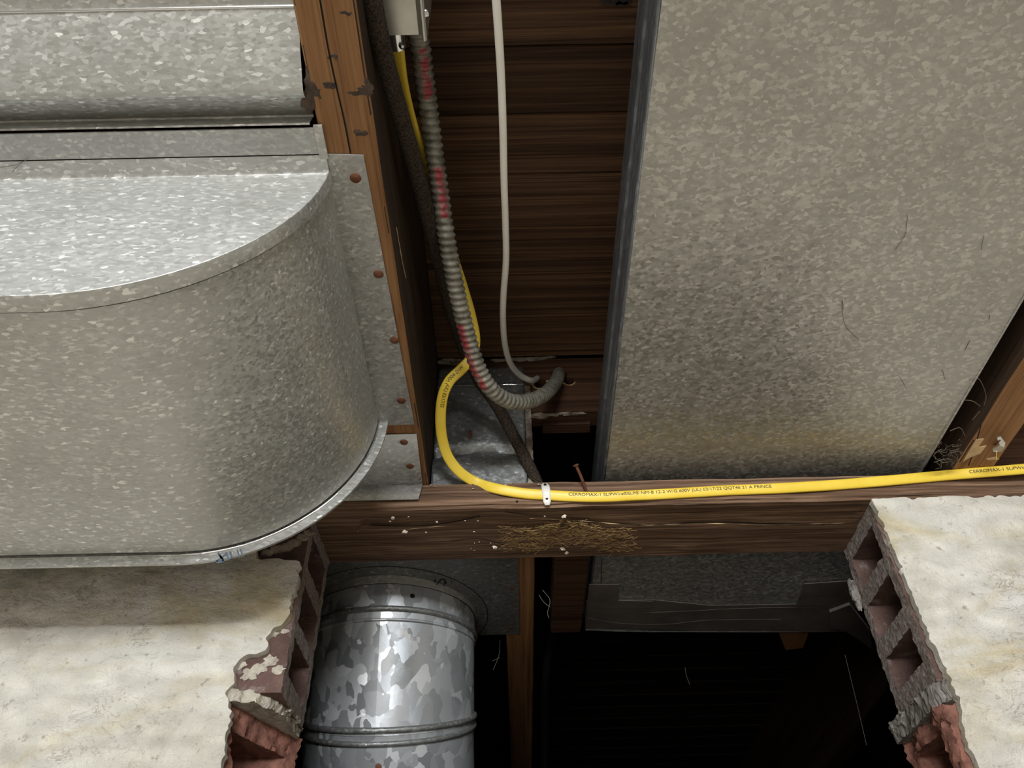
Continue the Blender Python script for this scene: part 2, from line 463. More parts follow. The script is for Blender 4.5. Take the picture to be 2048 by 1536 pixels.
# ceiling: subfloor boards
ceil_o = struct(build('ceiling', MB().box(-2.3, 2.3, -2.3, 3.7, ZS + .02, ZS + .06), 'header'))
PITCH = .0640
def board_mesh(w, x0, x1):
    m = MB()
    prof = [(.0006, ZS+.02), (.0006, ZS+.0032), (.0016, ZS+.0016), (w*.74, ZS+.0016), (w*.75, ZS), (w-.0018, ZS), (w-.0008, ZS+.0015), (w-.0008, ZS+.02)]
    m.grid([[(x0, a, b) for a, b in prof], [(x1, a, b) for a, b in prof]])
    n = len(prof); m.f.append(tuple(range(n))); m.f.append(tuple(range(2*n-1, n-1, -1)))
    return m
y = YW + .0155
bm_mesh = None
k = 0
ys = [y - PITCH*(i+1) for i in range(13)] + [YB + .01 + PITCH*i for i in range(24)]
for y0 in ys:
    if bm_mesh is None:
        o = build('board', board_mesh(PITCH, -1.3, 1.3), 'board', ceil_o)
        o.location = Vector((0, y0, 0))
        bm_mesh = o.data; base = o
    elif y0 > YB and base.data == bm_mesh:      # crawlspace boards, the darkness in there painted into their colour
        base = build('board', board_mesh(PITCH, -1.3, 1.3), 'board_shaded', ceil_o); base.location = Vector((0, y0, 0))
    else:
        o = base.copy(); COL.objects.link(o); o.location = Vector((0, y0, 0))
o = None

# ------------------------------------------------------------------ hollow tile wall
def dense(a, b, st):
    n = max(1, int(round((b-a)/st))); return rng(a, b, n)
def tile_mesh(xend, xfar, webs, yf=.6945, yb=YB, fs=.0135, bs=.0125, ztop=None, zbot=None, seed=0, xfun=None, rough=.0009):
    """hollow clay tile: two shells and the webs between them, broken at xend"""
    sgn = 1 if xfar > xend else -1
    xs = [xend + sgn*d for d in (0, .0025, .006, .012, .025, .05, .09, abs(xfar-xend))]
    ztop = webs[0][0] if ztop is None else ztop; zbot = webs[-1][1] if zbot is None else zbot
    def fn(p, ex, ey, ez):
        t = abs(p.x - xend); q = Vector(p)
        near = max(0, 1 - t/.014)
        if xfun: q.x += xfun(p.y, p.z)*max(0, 1 - t/.085)
        q.x += sgn*near*abs(rough)*(1.0*nz(p.y, p.z, seed, 120) + 1.2*nz(p.y, p.z, seed+5, 420))
        if near > 0 and t < 1e-6:
            q.x += sgn*.0005*random.random()
        q.y += near*.0011*nz(p.z, seed+9, p.x, 130) + .0006*nz(p.x, p.y, p.z, 60)
        q.z += near*.0011*nz(p.y, seed+2, p.x, 130) + .0005*nz(p.z, p.x, p.y, 60)
        return q
    m = MB()
    m.gbox(xs, dense(yf, yf+fs, .0032), dense(zbot, ztop, .0032), fn)
    m.gbox(xs, dense(yb-bs, yb, .0032), dense(zbot, ztop, .0032), fn)
    for zt, zb in webs:
        m.gbox(xs, dense(yf+fs-.0008, yb-bs+.0008, .0034), dense(zb, zt, .0032), fn)
    return m

def break_end(o, xend, tol=.006, mat_='clay_broken'):
    o.data.materials.append(M[mat_]); ox = parent_world(o).x
    for p in o.data.polygons:
        if abs(p.normal.x) > .45 and abs(p.center.x + ox - xend) < tol: p.material_index = 1
def plaster_sheet(x0, x1, z0, z1, inside, seed, step=.0024, y0=YW, th=.0078):
    """plaster coat: a dense grid clipped to its chipped outline, lumpy, with thickness"""
    nx = int((x1-x0)/step); nzc = int((z1-z0)/step)
    keep = {}; m = MB()
    def vid(i, j, b):
        if (i, j, b) not in keep:
            x = x0 + i*step; z = z0 + j*step
            wob = .0007
            jx = x + wob*random.uniform(-1, 1); jz = z + wob*random.uniform(-1, 1)
            dd = .0024*fbm((x*.8, seed, z), 26, 5) + .0036*fbm((x, seed+3, z), 6, 3) + .0011*fbm((x*.7, seed+8, z*1.2), 95, 3)
            keep[(i, j, b)] = len(m.v)
            m.v.append(Vector((jx, y0 + (th if b else -.0006 - dd*.8 + edge(x, z)), jz)))
        return keep[(i, j, b)]
    def edge(x, z):
        return 0.0
    cell = [[inside(x0+(i+.5)*step, z0+(j+.5)*step) for j in range(nzc)] for i in range(nx)]
    for i in range(nx):
        for j in range(nzc):
            if not cell[i][j]: continue
            q = [(i, j), (i+1, j), (i+1, j+1), (i, j+1)]
            m.f.append(tuple(vid(a, b, 0) for a, b in q))
            for (di, dj), (e0, e1) in (((0,-1),(0,1)), ((1,0),(1,2)), ((0,1),(2,3)), ((-1,0),(3,0))):
                ii, jj = i+di, j+dj
                if ii < 0 or jj < 0 or ii >= nx or jj >= nzc or not cell[ii][jj]:
                    a, b = q[e0], q[e1]
                    m.f.append((vid(*a, 0), vid(*a, 1), vid(*b, 1), vid(*b, 0)))
    # ease the stepped outline of the chipped edge
    nb = {}
    for i in range(nx):
        for j in range(nzc):
            if not cell[i][j]: continue
            q = [(i, j), (i+1, j), (i+1, j+1), (i, j+1)]
            for (di, dj), (e0, e1) in (((0,-1),(0,1)), ((1,0),(1,2)), ((0,1),(2,3)), ((-1,0),(3,0))):
                ii, jj = i+di, j+dj
                if 0 <= ii < nx and 0 <= jj < nzc and not cell[ii][jj]:
                    nb.setdefault(q[e0], []).append(q[e1]); nb.setdefault(q[e1], []).append(q[e0])
    for it in range(2):
        new = {}
        for k_, ns in nb.items():
            if len(ns) < 2: continue
            p = m.v[keep[(*k_, 0)]]; a = sum((m.v[keep[(*n_, 0)]] for n_ in ns), Vector())/len(ns)
            new[k_] = (lerp(p.x, a.x, .5), lerp(p.z, a.z, .5))
        for k_, (x, z) in new.items():
            for b in (0, 1): m.v[keep[(*k_, b)]].x = x; m.v[keep[(*k_, b)]].z = z
    return m

def polyline_x(tab, z):
    """x of a chipped vertical edge at height z, from (z, x) pairs sorted by falling z"""
    for (za, xa), (zb, xb) in zip(tab, tab[1:]):
        if za >= z >= zb: return lerp(xa, xb, (za-z)/max(1e-9, za-zb))
    return tab[0][1] if z > tab[0][0] else tab[-1][1]

# ---- left wall
eL = [(.474, -.262), (.416, -.250), (.4135, -.2075), (.39, -.2055), (.372, -.2075), (.356, -.2085), (.348, -.214),
      (.344, -.222), (.336, -.2245), (.322, -.2225), (.318, -.243), (.305, -.2485), (.292, -.2440), (.286, -.250), (.27, -.2425), (.25, -.2435), (.235, -.2405), (.15, -.2400)]
def insL(x, z):
    e = polyline_x(eL, z) + .0026*nz(x, z, 4.0, 130) + .0030*nz(x, z, 9.0, 330)
    return x < e and z < .4705
mL = plaster_sheet(-.62, -.195, .13, .473, insL, 2.0)
wall_l = struct(build('wall_left', mL, 'plaster', smooth=70), 'cream painted plaster wall left of the hole, chipped at its edge')
m = MB(); m.box(-2.2, -.615, YW, YB, -1.55, .472); m.box(-.615, -.255, YW + .0078, YB, -1.55, .131); m.box(-.615, -.50, YW + .0082, YB, .131, .471)
build('wall_core', m, 'plaster', wall_l)
m = MB(); m.box(-.62, .62, YW, YB, -1.55, .128)
struct(build('wall_front', m, 'plaster'))
websL = [(.4712, .4555), (.4190, .3995), (.3615, .3455), (.3085, .2880)]
t1 = build('hollow_tile', tile_mesh(XL, -.498, websL, seed=1), 'clay', wall_l, smooth=35)
break_end(t1, XL)
slant = lambda yy, zz: lerp(-.041, .003, (yy-.6945)/.0925) + .006*math.sin(zz*90)*.5
t2 = build('hollow_tile', tile_mesh(-.2075, -.498, [(.2815, .2605), (.2160, .1980), (.150, .133)], seed=6, xfun=slant, rough=.0022), 'clay_red', wall_l, smooth=35)
t2['label'] = 'broken rust red end of the lower clay tile'
for i, (px, py, r) in enumerate([(528, 1300, .0035), (540, 1322, .0050), (556, 1340, .0042), (516, 1338, .0060), (498, 1350, .0050), (548, 1268, .0030), (570, 1262, .0026), (480, 1330, .0040)]):
    build('plaster_fleck', lump(ony(px, py, .6938), r, i+51, 1.1, .16, .8, 3, .9), 'mortar', wall_l, smooth=50)
# broken mortar bed between the two courses
def slab(poly, z0, z1, seed, amp=.0025, n=14):
    """lumpy slab over an x-y outline"""
    m = MB(); k = len(poly); pts = []
    P = []
    for a, b in zip(poly, poly[1:] + poly[:1]):
        for i in range(n): P.append((lerp(a[0], b[0], i/n), lerp(a[1], b[1], i/n)))
    rows = []
    for j in range(4):
        z = lerp(z0, z1, j/3)
        rows.append([Vector((x + amp*nz(x, yy, z+seed, 170) + .6*amp*nz(x, yy, z*4+seed, 480), yy + amp*nz(yy, x, z+seed, 170), z + .6*amp*nz(x, yy, seed, 90) + .5*amp*nz(x, yy, seed+j, 330))) for x, yy in P])
    for r in rows: r.append(r[0].copy())
    m.grid(rows)
    q = len(P)
    m.f.append(tuple(range(q))); m.f.append(tuple((3*(q+1)+i) for i in range(q)))
    return m
mb_l = slab([(-.43, .699), (-.272, .699), (-.256, .692), (-.250, .689), (-.240, .6890), (-.226, .6950), (-.216, .705), (-.208, .725), (-.2055, .786), (-.30, .789), (-.43, .789)], .2795, .2900, 3.0, .003)
build('mortar_bed', mb_l, 'mortar', wall_l, smooth=40)
for i, (px, py, r) in enumerate([(572, 1424, .006), (588, 1440, .006)]):
    build('mortar_lump', lump(onx(px, py, -.2090 + .001*i), r, i+31, .8, 1.2, .55, 4, .55), 'mortar', wall_l, smooth=50)
# stub of plaster and dirt left on the tile under the duct rim
for i, (px, py, r) in enumerate([(535, 1105, .005), (556, 1098, .006), (572, 1094, .006), (588, 1086, .006), (604, 1076, .0055), (618, 1066, .005)]):
    build('mortar_crumb', lump(ony(px, py, .6935), r, i+2, 1.3, .4, .8), 'mortar_dark', wall_l, smooth=50)

# ---- right wall
eR = [(.474, .3625), (.45, .3655), (.40, .3665), (.34, .3670), (.30, .3690), (.285, .3700), (.272, .3700), (.268, .3715), (.255, .3700), (.245, .3660), (.225, .3665), (.15, .3670)]
def insR(x, z):
    e = polyline_x(eR, z) + .0018*nz(x, z, 14.0, 130) + .0022*nz(x, z, 19.0, 330)
    return x > e and z < .4702 + .0018*nz(x, z, 3.3, 120)
mR = plaster_sheet(.352, .70, .13, .476, insR, 5.0, y0=YW-.0012)
wall_r = struct(build('wall_right', mR, 'plaster', smooth=70), 'cream painted plaster wall right of the hole with exposed tile end')
m = MB(); m.box(.695, 2.2, YW, YB, -1.55, .472); m.box(.37, .695, YW + .0078, YB, -1.55, .131); m.box(.60, .695, YW + .0082, YB, .131, .471)
build('wall_core', m, 'plaster', wall_r)
websR = [(.4710, .4530), (.4180, .3990), (.3620, .3420), (.3085, .2830)]
break_end(build('hollow_tile', tile_mesh(XR, .598, websR, seed=3), 'clay', wall_r, smooth=35), XR)
jag = lambda yy, zz: .003*math.sin(yy*140) - .004
t4 = build('hollow_tile', tile_mesh(XR, .598, [(.2690, .2500), (.2080, .1900), (.150, .133)], seed=8, xfun=jag, rough=.0028), 'clay_red', wall_r, smooth=35)
t4['label'] = 'broken red brown end of the lower clay tile'
build('mortar_bed', slab([(.3655, .686), (.358, .70), (.3565, .73), (.356, .76), (.353, .789), (.50, .789), (.597, .789), (.597, .699), (.385, .699), (.372, .692)], .2660, .2845, 7.0, .0035), 'mortar_grey', wall_r, smooth=40)
build('mortar_lump', lump(onx(1709, 1188, .3605), .0115, 5, .35, .48, 1.3, 4, .5), 'mortar_grey', wall_r, smooth=50)
build('mortar_lump', lump(onx(1806, 1440, .3585), .0090, 9, .5, 1.1, .7, 4, .6), 'mortar_grey', wall_r, smooth=50)
build('mortar_lump', lump(onx(1790, 1455, .3560), .0070, 12, .5, .9, .8, 4, .6), 'mortar_grey', wall_r, smooth=50)

# ==================================================================  TIMBER
def timber(x0, x1, y0, y1, z0, z1, amp=.0009, st=.012, lng='Y', bev=.0018, seed=0):
    def g(a, b, long):
        if long: return dense(a, b, st)
        r = [a, a+bev, a+(b-a)*.3, a+(b-a)*.5, a+(b-a)*.7, b-bev, b]; return r
    xs, ys, zs = g(x0, x1, lng == 'X'), g(y0, y1, lng == 'Y'), g(z0, z1, lng == 'Z')
    def fn(p, ex, ey, ez):
        q = Vector(p); cut = bev*.8
        cx, cy, cz = (x0+x1)/2, (y0+y1)/2, (z0+z1)/2
        n_e = (ex and lng != 'X') + (ey and lng != 'Y') + (ez and lng != 'Z')
        if n_e >= 2:
            if lng != 'X': q.x += cut*(1 if p.x < cx else -1)*(.7+.5*nz(p.y, p.z, seed, 30))
            if lng != 'Y': q.y += cut*(1 if p.y < cy else -1)*(.7+.5*nz(p.x, p.z, seed, 30))
            if lng != 'Z': q.z += cut*(1 if p.z < cz else -1)*(.7+.5*nz(p.x, p.y, seed, 30))
        w = {'X': p.x, 'Y': p.y, 'Z': p.z}[lng]
        q.x += amp*nz(w, seed, p.z*3, 14) if lng != 'X' else 0
        q.y += amp*nz(w, seed+4, p.z*3, 14) if lng != 'Y' else 0
        q.z += amp*nz(w, seed+7, p.x+p.y, 14) if lng != 'Z' else 0
        return q
    return MB().gbox(xs, ys, zs, fn)

j1 = empty('floor_joist', (-.107, .2, H))
tag(j1, 'orange wooden floor joist beside the curved duct, sheet metal nailed under it', 'joist', 'floor joists')
darken_sides(build('beam', timber(-.126, -.088, -.52, YB, H, ZS-.001, seed=1, lng='Y'), 'joist', j1, smooth=40), 'joist_dark')
# long drying crack, nail scars and stains under the joist
m = stroke([onz(640, 0, H-.0006), onz(655, 90, H-.0006), onz(672, 170, H-.0006), onz(688, 240, H-.0006), onz(701, 307, H-.0006)], .0011, (0,0,-1))
build('drying_crack', m, 'hole', j1)
for i, (px, py, r) in enumerate([(668, 113, .0034), (662, 170, .0042), (692, 24, .004), (720, 266, .0036)]):
    build('nail_scar', lump(onz(px, py, H), r, i, 1.1, .6, .12, 2, .9), 'stain', j1)
for i, (px, py, r, sx, sy) in enumerate([(628, 172, .010, .55, 1.0), (620, 200, .008, .6, .8), (716, 184, .005, 1.5, .5), (733, 175, .005, .7, 1.0)]):
    build('grey_stain', lump(onz(px, py, H+.0002), r, i+20, sx, sy, .05, 3, .8), 'stain', j1, smooth=60)

for pts in [[(793, 455), (797, 480), (803, 512)], [(800, 500), (806, 530), (812, 556)]]:
    build('edge_splinter', tube([onx(px, py, -.0877) for px, py in pts], .00035, .003, 5), 'pale_wood', j1)

j2 = empty('floor_joist', (.476, .2, H))
tag(j2, 'orange wooden floor joist at the right end of the yellow cable', 'joist', 'floor joists')
darken_sides(build('beam', timber(.4555, .4965, -.52, YB, H, ZS-.001, seed=5, lng='Y'), 'joist', j2, smooth=40), 'joist_dark')
m = MB().prism([onz(px, py, H+.0003) for px, py in [(1952, 877), (1967, 876), (1955, 893), (1972, 890), (1960, 905), (1938, 914), (1925, 922)]], (0, 0, -.0012))
m.add(*(lambda q: (q.v, q.f))(MB().prism([onz(px, py, H+.0003) for px, py in [(1972, 916), (1990, 913), (1998, 917), (1975, 919)]], (0, 0, -.0010))))
build('splintered_patch', m, 'pale_wood', j2)
m = stroke([onz(1962, 850, H-.0007), onz(1950, 895, H-.0007), onz(1937, 932, H-.0007)], .0010, (0,0,-1))
build('drying_crack', m, 'hole', j2)

j3 = empty('floor_joist', (.005, 1.2, H))
tag(j3, 'brown floor joist in the dark crawlspace just right of the round pipe', 'joist', 'floor joists')
build('beam', timber(-.0132, .0238, YB + .001, 2.4, H, ZS-.001, seed=9, lng='Y', st=.03), 'joist', j3, smooth=40)
j4 = empty('floor_joist', (.585, 1.2, H))
tag(j4, 'barely lit floor joist crossing the dark crawlspace at lower right', 'joist', 'floor joists')
build('beam', timber(.567, .604, YB + .001, 2.4, H, ZS-.001, seed=12, lng='Y', st=.03), 'joist_dark', j4, smooth=40)  # crawlspace dimness put into the darker wood of this joist

# plate on top of the wall
def plate_mesh():
    x0, x1 = -2.2, 2.2
    xs = rng(-2.2, -.7, 4) + dense(-.69, .80, .006) + rng(.9, 2.2, 4)
    ys = [YW, YW+.003, YW+.012, YW+.024, YW+.04, YW+.055, YW+.072, YW+.09, YW+.1003]
    zs = [.4715, .4745, .480, .487, .494, .4995]
    def fn(p, ex, ey, ez):
        q = Vector(p)
        wv = nz(p.x, 2.2, 0, 7); w2 = nz(p.x, 5.2, 0, 22)
        if p.z < .473:      # worn, bellied underside
            q.z += .0018*wv + .0009*w2 + .0012*fbm((p.x*.25, p.y*1.5, 3), 60, 3)
            if p.y < YW + .001: q.z += .0022 + .0010*w2
            # split running along the grain
            c = YW + .027 + .006*nz(p.x, 8, 8, 9)
            if abs(p.y - c) < .007 and -.16 < p.x < .36: q.z += .0022
        if p.y < YW + .001:
            q.y += -.0005 + .0013*fbm((p.x*.3, p.z, 7), 50, 3) + (.0025 if p.z < .473 else 0)
            # bump in the front edge near the staple
        if p.z < .476 and p.y < YW+.02:
            q.z -= .0020*math.exp(-((p.x-.03)/.035)**2)
        return q
    return MB().gbox(xs, ys, zs, fn)
sp = empty('sill_plate', (0, .735, .4715))
tag(sp, 'dark weathered timber plate on the wall top, spanning the hole under the yellow cable', 'beam')
build('plate', plate_mesh(), 'plate', sp, smooth=38)
# cracks in the grain of the underside
for i, pts in enumerate([[(742, 1050), (800, 1052), (860, 1050), (915, 1042), (960, 1032)],
                         [(1140, 1043), (1220, 1046), (1300, 1050), (1420, 1044), (1530, 1047), (1650, 1049)],
                         [(900, 1082), (960, 1078), (1010, 1090)], [(1010, 1024), (1100, 1034), (1180, 1036)]]):
    build('grain_crack', stroke([onz(px, py, .4700) for px, py in pts], .0020 if i < 2 else .0010, (0, 0, -1)), 'hole', sp)
for i, pts in enumerate([[(760, 1056), (800, 1060), (840, 1056), (890, 1052)], [(1060, 1037), (1150, 1041), (1240, 1048), (1320, 1051)], [(1300, 1050), (1420, 1047), (1540, 1050), (1690, 1046)]]):
    build('splinter_edge', tube([onz(px, py, .4698) for px, py in pts], .0005, .003, 5, rf=lambda s_, th, p: .00003 + .0011*max(0, nz(p.x, 1, 1, 45))), 'pale_wood', sp)
build('knot_hole', MB().disc(ony(1034, 1003, YW-.0012), (0, -1, 0), .0014, .0003), 'hole', sp)

# boards set upright on the plate between the joists
hd = empty('header_board', (0, .712, .61))
tag(hd, 'dark upright board between the joists with three bored cable holes', 'board', 'boards standing on the plate')
def holed_board(x0, x1, z0, z1, y0, y1, holes):
    bm = bmesh.new()
    m = MB(); n = 28
    # front face as a grid with the cells inside a hole removed, hole walls as separate rings
    st = .0016
    nx = int((x1-x0)/st); nk = int((z1-z0)/st)
    def ins(x, z):
        for hx, hz, rx, rz in holes:
            if ((x-hx)/rx)**2 + ((z-hz)/rz)**2 < 1: return True
        return False
    idx = {}
    def vid(i, k):
        if (i, k) not in idx:
            x = x0 + i*st; z = z0 + k*st
            for hx, hz, rx, rz in holes:   # snap to the rim
                d = math.hypot((x-hx)/rx, (z-hz)/rz)
                if .75 < d < 1.15 and d > 0:
                    x = hx + (x-hx)/d; z = hz + (z-hz)/d
            idx[(i, k)] = len(m.v); m.v.append(Vector((x, y0 + .0004*nz(x*.1, z, 3, 200), z)))
        return idx[(i, k)]
    for i in range(nx):
        for k2 in range(nk):
            if not ins(x0+(i+.5)*st, z0+(k2+.5)*st):
                m.f.append((vid(i, k2), vid(i+1, k2), vid(i+1, k2+1), vid(i, k2+1)))
    for hx, hz, rx, rz in holes:
        r1 = [(hx+rx*math.cos(t), y0, hz+rz*math.sin(t)) for t in [2*math.pi*i/24 for i in range(25)]]
        m.grid([r1, [(a, y1, c) for a, b, c in r1]])
    xe, ze = x0+nx*st, z0+nk*st
    m.add([(x0,y0,z0),(xe,y0,z0),(xe,y1,z0),(x0,y1,z0)], [(0,1,2,3)])
    m.add([(x0,y1,z0),(xe,y1,z0),(xe,y1,ze),(x0,y1,ze)], [(0,1,2,3)])
    m.add([(x0,y0,z0),(x0,y1,z0),(x0,y1,ze),(x0,y0,ze)], [(0,1,2,3)])
    m.add([(xe,y0,z0),(xe,y1,z0),(xe,y1,ze),(xe,y0,ze)], [(0,1,2,3)])
    return m
hA, hB, hC = ony(1081, 768, .705), ony(1118, 750, .705), ony(1138, 763, .705)
build('board', holed_board(-.087, .4545, .6125, .6990, .705, .730,
      [(hA.x, hA.z, .0088, .0075), (hB.x, hB.z+.001, .0096, .0100), (hC.x, hC.z, .0062, .0068)]), 'header', hd)
for h, rr in ((hA, .0090), (hC, .0068)):
    m = MB()
    for i in range(26):
        t = 2*math.pi*i/26; q = Vector((h.x + rr*1.05*math.cos(t), .7047, h.z + rr*.9*math.sin(t)))
        if math.sin(t) > (.6 if rr > .008 else -.1): continue
        m.add(*(lambda b: (b.v, b.f))(lump(q, (.0011 if rr > .008 else .0006) + .0006*random.random(), i, 1.2, .6, 1, 1, .9)))
    build('splintered_rim', m, 'pale_wood', hd)
for i, (px, py, r) in enumerate([(1040, 718, .0032), (1060, 718, .003), (1080, 717, .003), (1100, 714, .0022), (1020, 719, .003), (895, 724, .0045), (908, 722, .005), (922, 726, .0045), (1000, 720, .003)]):
    build('mortar_smear', lump(ony(px, py, .7035), r, i+4, 3.0, .35, .8, 3, .9), 'mortar_dark', hd, smooth=50)
for i, (px, py, r) in enumerate([(1072, 832, .0042), (1090, 830, .0025), (1110, 829, .0026), (1135, 828, .003), (1155, 827, .0026)]):
    build('mortar_smear', lump(ony(px, py, .7045), r, i+14, 3.2, .6, .6, 3, .9), 'mortar_dark', hd, smooth=50)
m = MB().box(*[f(ony(1085, 842, .72).x, ony(1180, 842, .72).x) for f in (min, max)], .72, .735, .606, .6115)
build('nailing_lath', m, 'header', hd)
h2 = tag(build('header_board', timber(.4975, 1.05, .700, .735, .5005, .699, lng='X', seed=3), 'header', smooth=40),
         'dark upright board on the plate right of the right-hand joist', 'board', 'boards standing on the plate')
# unseen board added behind the camera to shade the joist bay
tag(build('shading_board', timber(-1.3, 1.3, -.56, -.522, .530, ZS-.001, lng='X', seed=4, st=.05), 'joist_dark'),
    'added unseen board behind the view, shading the joist bay', 'board')
# short timbers beyond the plate
tag(build('blocking_board', timber(.047, .088, YB+.004, 1.028, .500, .535, seed=6, st=.03), 'header', smooth=40),
    'dim reddish timber behind the plate between crawlspace joist and wide duct', 'board')
p1, p2 = onz(1550, 1259, .5165), onz(1618, 1259, .5165)
p1.y = p2.y = 1.057
q1, q2 = onz(1571, 1300, .5165), onz(1606, 1296, .5165)
m = MB().prism([p1, p2, q2, q1], (0, 0, .045))
tag(build('wood_block', m, 'wood_block'), 'small orange wood block poking out beyond the taped duct end', 'wood block')

# ==================================================================  LEFT CURVED DUCT
YC, YF = .3010, .5815
EX, EZ, RX, RZ = -.275, .4985, .150, .1405
def heel_path(off=0.0):
    pts = [(-1.1, EZ-RZ-off), (-.8, EZ-RZ-off), (-.5, EZ-RZ-off), (-.40, EZ-RZ-off), (-.33, EZ-RZ-off)]
    for i in range(33):
        t = -math.pi/2 + math.pi/2*i/32
        pts.append((EX + (RX+off)*math.cos(t), EZ + (RZ+off)*math.sin(t)))
    return pts
el = empty('duct_elbow', (-.4, .44, .358))
tag(el, 'large curved galvanized duct elbow at left, dropping below the joist', 'duct', 'sheet metal ducts')
lean = lambda z: .0112*max(0, (z - .358)/.1405)      # the cheek leans back a little towards its top
arc = heel_path()
m = MB().prism([(x, YC+lean(z), min(z, .4964)) for x, z in arc] + [(-1.1, YC+lean(.4964), .4964)], (0, .0012, 0))
build('front_cheek', m, 'galv_elbow', el)
rows = []
for yy, off in [(YC-.0012, .0016), (YC+.004, .0022), (YC+.0108, .0022), (YC+.0110, -.0030), (YC+.0126, -.0030), (YC+.0128, .0004), (YC+.016, .0), (YC+.03, 0)] + [(y, 0) for y in rng(.35, .57, 14)] + [(.5765, 0), (.5790, -.0015)]:
    r = []
    for x, z in heel_path(off):
        d = .0010*nz(x, yy, z, 9) if .34 < yy < .57 else 0
        r.append((x, yy + lean(z)*max(0, 1-(yy-YC)/.05), z + d))
    rows.append(r)
build('curved_heel', MB().grid(rows), 'galv_elbow', el, smooth=30)
build('rolled_edge', tube([(x, YC-.0003+lean(z), z) for x, z in heel_path(.0006)[2:]], .0009, .006, 8, 3), 'galv_elbow', el, smooth=60)
m = MB().grid([[(x, yv, z) for yv, z in ((.2988, .4978), (.3000, .4974), (.3090, .4966), (.3112, .4962), (.3120, .4950))] for x in (-1.1, -.7, -.4, -.2, -.1236)])
build('top_return', m, 'galv_elbow', el, smooth=60)
# lock seam standing proud at the far edge
fin_o, fin_i = heel_path(.0085), heel_path(-.004)
m = MB().grid([[(x, YF, z) for x, z in fin_i], [(x, YF, z) for x, z in fin_o], [(x, YF+.0022, z) for x, z in fin_o], [(x, YF+.0022, z) for x, z in fin_i]])
build('lock_seam', m, 'galv_elbow', el, smooth=30)
m = merge([tube([(x, YF-.0004, z) for x, z in heel_path(.0003)[2:]], .0009, .006, 6, 3)])
build('seam_bead', m, 'bright', el, smooth=60)
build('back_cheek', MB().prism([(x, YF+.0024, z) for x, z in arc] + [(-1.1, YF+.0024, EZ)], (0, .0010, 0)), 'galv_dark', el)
# flanges
build('front_flange', MB().box(-1.1, -.1285, .2785, .2978, .4976, .4990), 'galv_flange', el)
m = MB(); m.box(-.1283, -.1225, .2765, YC+.0005, .4972, .4992)
build('corner_tab', m, 'galv', el)
m = MB().prism([onz(x, yv, .4984) for x, yv in [(650, 309), (727, 311), (829, 849), (748, 852)]], (0, 0, .0012))
fl = build('side_flange', m, 'galv_flange', el)
for px, py in [(711, 356), (757, 548), (789, 680), (803, 801)]:
    build('nail_head', MB().disc(onz(px, py, .4984), (0, 0, -1), .0041, .0012, 14, .0005), 'rust', fl, smooth=40)
# blue marker scribble on the rim
for pts, w in [([(452, 1108), (433, 1123), (446, 1122), (438, 1108)], .0016), ([(436, 1105), (443, 1116), (449, 1119)], .0013), ([(452, 1104), (455, 1113), (458, 1117)], .0012),
               ([(460, 1103), (464, 1116)], .0016), ([(474, 1099), (479, 1114)], .0011), ([(480, 1098), (486, 1112)], .0011), ([(430, 1122), (448, 1121), (464, 1116)], .0010)]:
    build('marker_stroke', stroke([ony(a, b, YF-.0004) for a, b in pts], w, (0, -1, 0)), 'blue', el)

# sheet panning over the bay, nearer than the elbow
ps = empty('joist_pan', (-.5, .2, .497))
tag(ps, 'folded galvanized sheet at top left spanning the joist bay before the elbow', 'sheet metal', 'sheet metal ducts')
def zrow(py, z): return onz(300, py, z)
prof = [(-.5, .5235), (zrow(17, .5215).y-.006, .5222), (zrow(17, .5215).y, .5212), (zrow(30, .5190).y, .5190), (zrow(110, .5065).y, .5065), (zrow(180, .4972).y, .4972), (zrow(188, .4966).y, .4966), (zrow(194, .4968).y, .4968),
        (zrow(200, .4990).y, .4990), (zrow(236, .5150).y, .5150), (zrow(240, .5145).y, .5145), (zrow(244, .5085).y, .5085), (zrow(252, .5000).y, .5000), (zrow(256, .4988).y, .4988)]
xr = lambda yv: lerp(-.1275, -.1310, (yv-.2)/.08) if yv > .2 else -.1275
m = MB().grid([[(lerp(-1.1, xr(yv), f), yv, z + .0004*nz(f*6, yv*20, 1)) for yv, z in prof] for f in rng(0, 1, 14)])
build('folded_sheet', m, 'galv_elbow', ps, smooth=28)
yb_ = zrow(17, .5215).y
build('fold_highlight', tube([(-1.1, yb_, .5208), (-.6, yb_, .5208), (-.128, yb_, .5208)], .0010, .02, 8), 'bright', ps, smooth=60)  # bright tube drawn as the highlight along the crease
# pan beside / behind the elbow lapped over the plate
pb = empty('joist_pan', (-.2, .65, .4985))
tag(pb, 'small bent galvanized sheet lapped over the plate behind the elbow', 'sheet metal', 'sheet metal ducts')
a = onz(833, 868, .4984); b = onz(845, 967, .4984)
m = MB().grid([[(-.60, a.y, .4984), (-.60, YW-.0030, .4984), (-.60, YW-.0042, .4976), (-.60, YW-.0046, .4790)], [(a.x, a.y, .4984), (b.x, YW-.0030, .4984), (b.x, YW-.0042, .4976), (b.x-.003, YW-.0046, .4790)]])
sh = build('bent_sheet', m, 'galv_flange', pb, smooth=30, solid=.0008)
for px, py in [(808, 884), (820, 932)]:
    build('nail_head', MB().disc(onz(px, py, .4978), (0, 0, -1), .0040, .0012, 14, .0005), 'rust', pb, smooth=40)

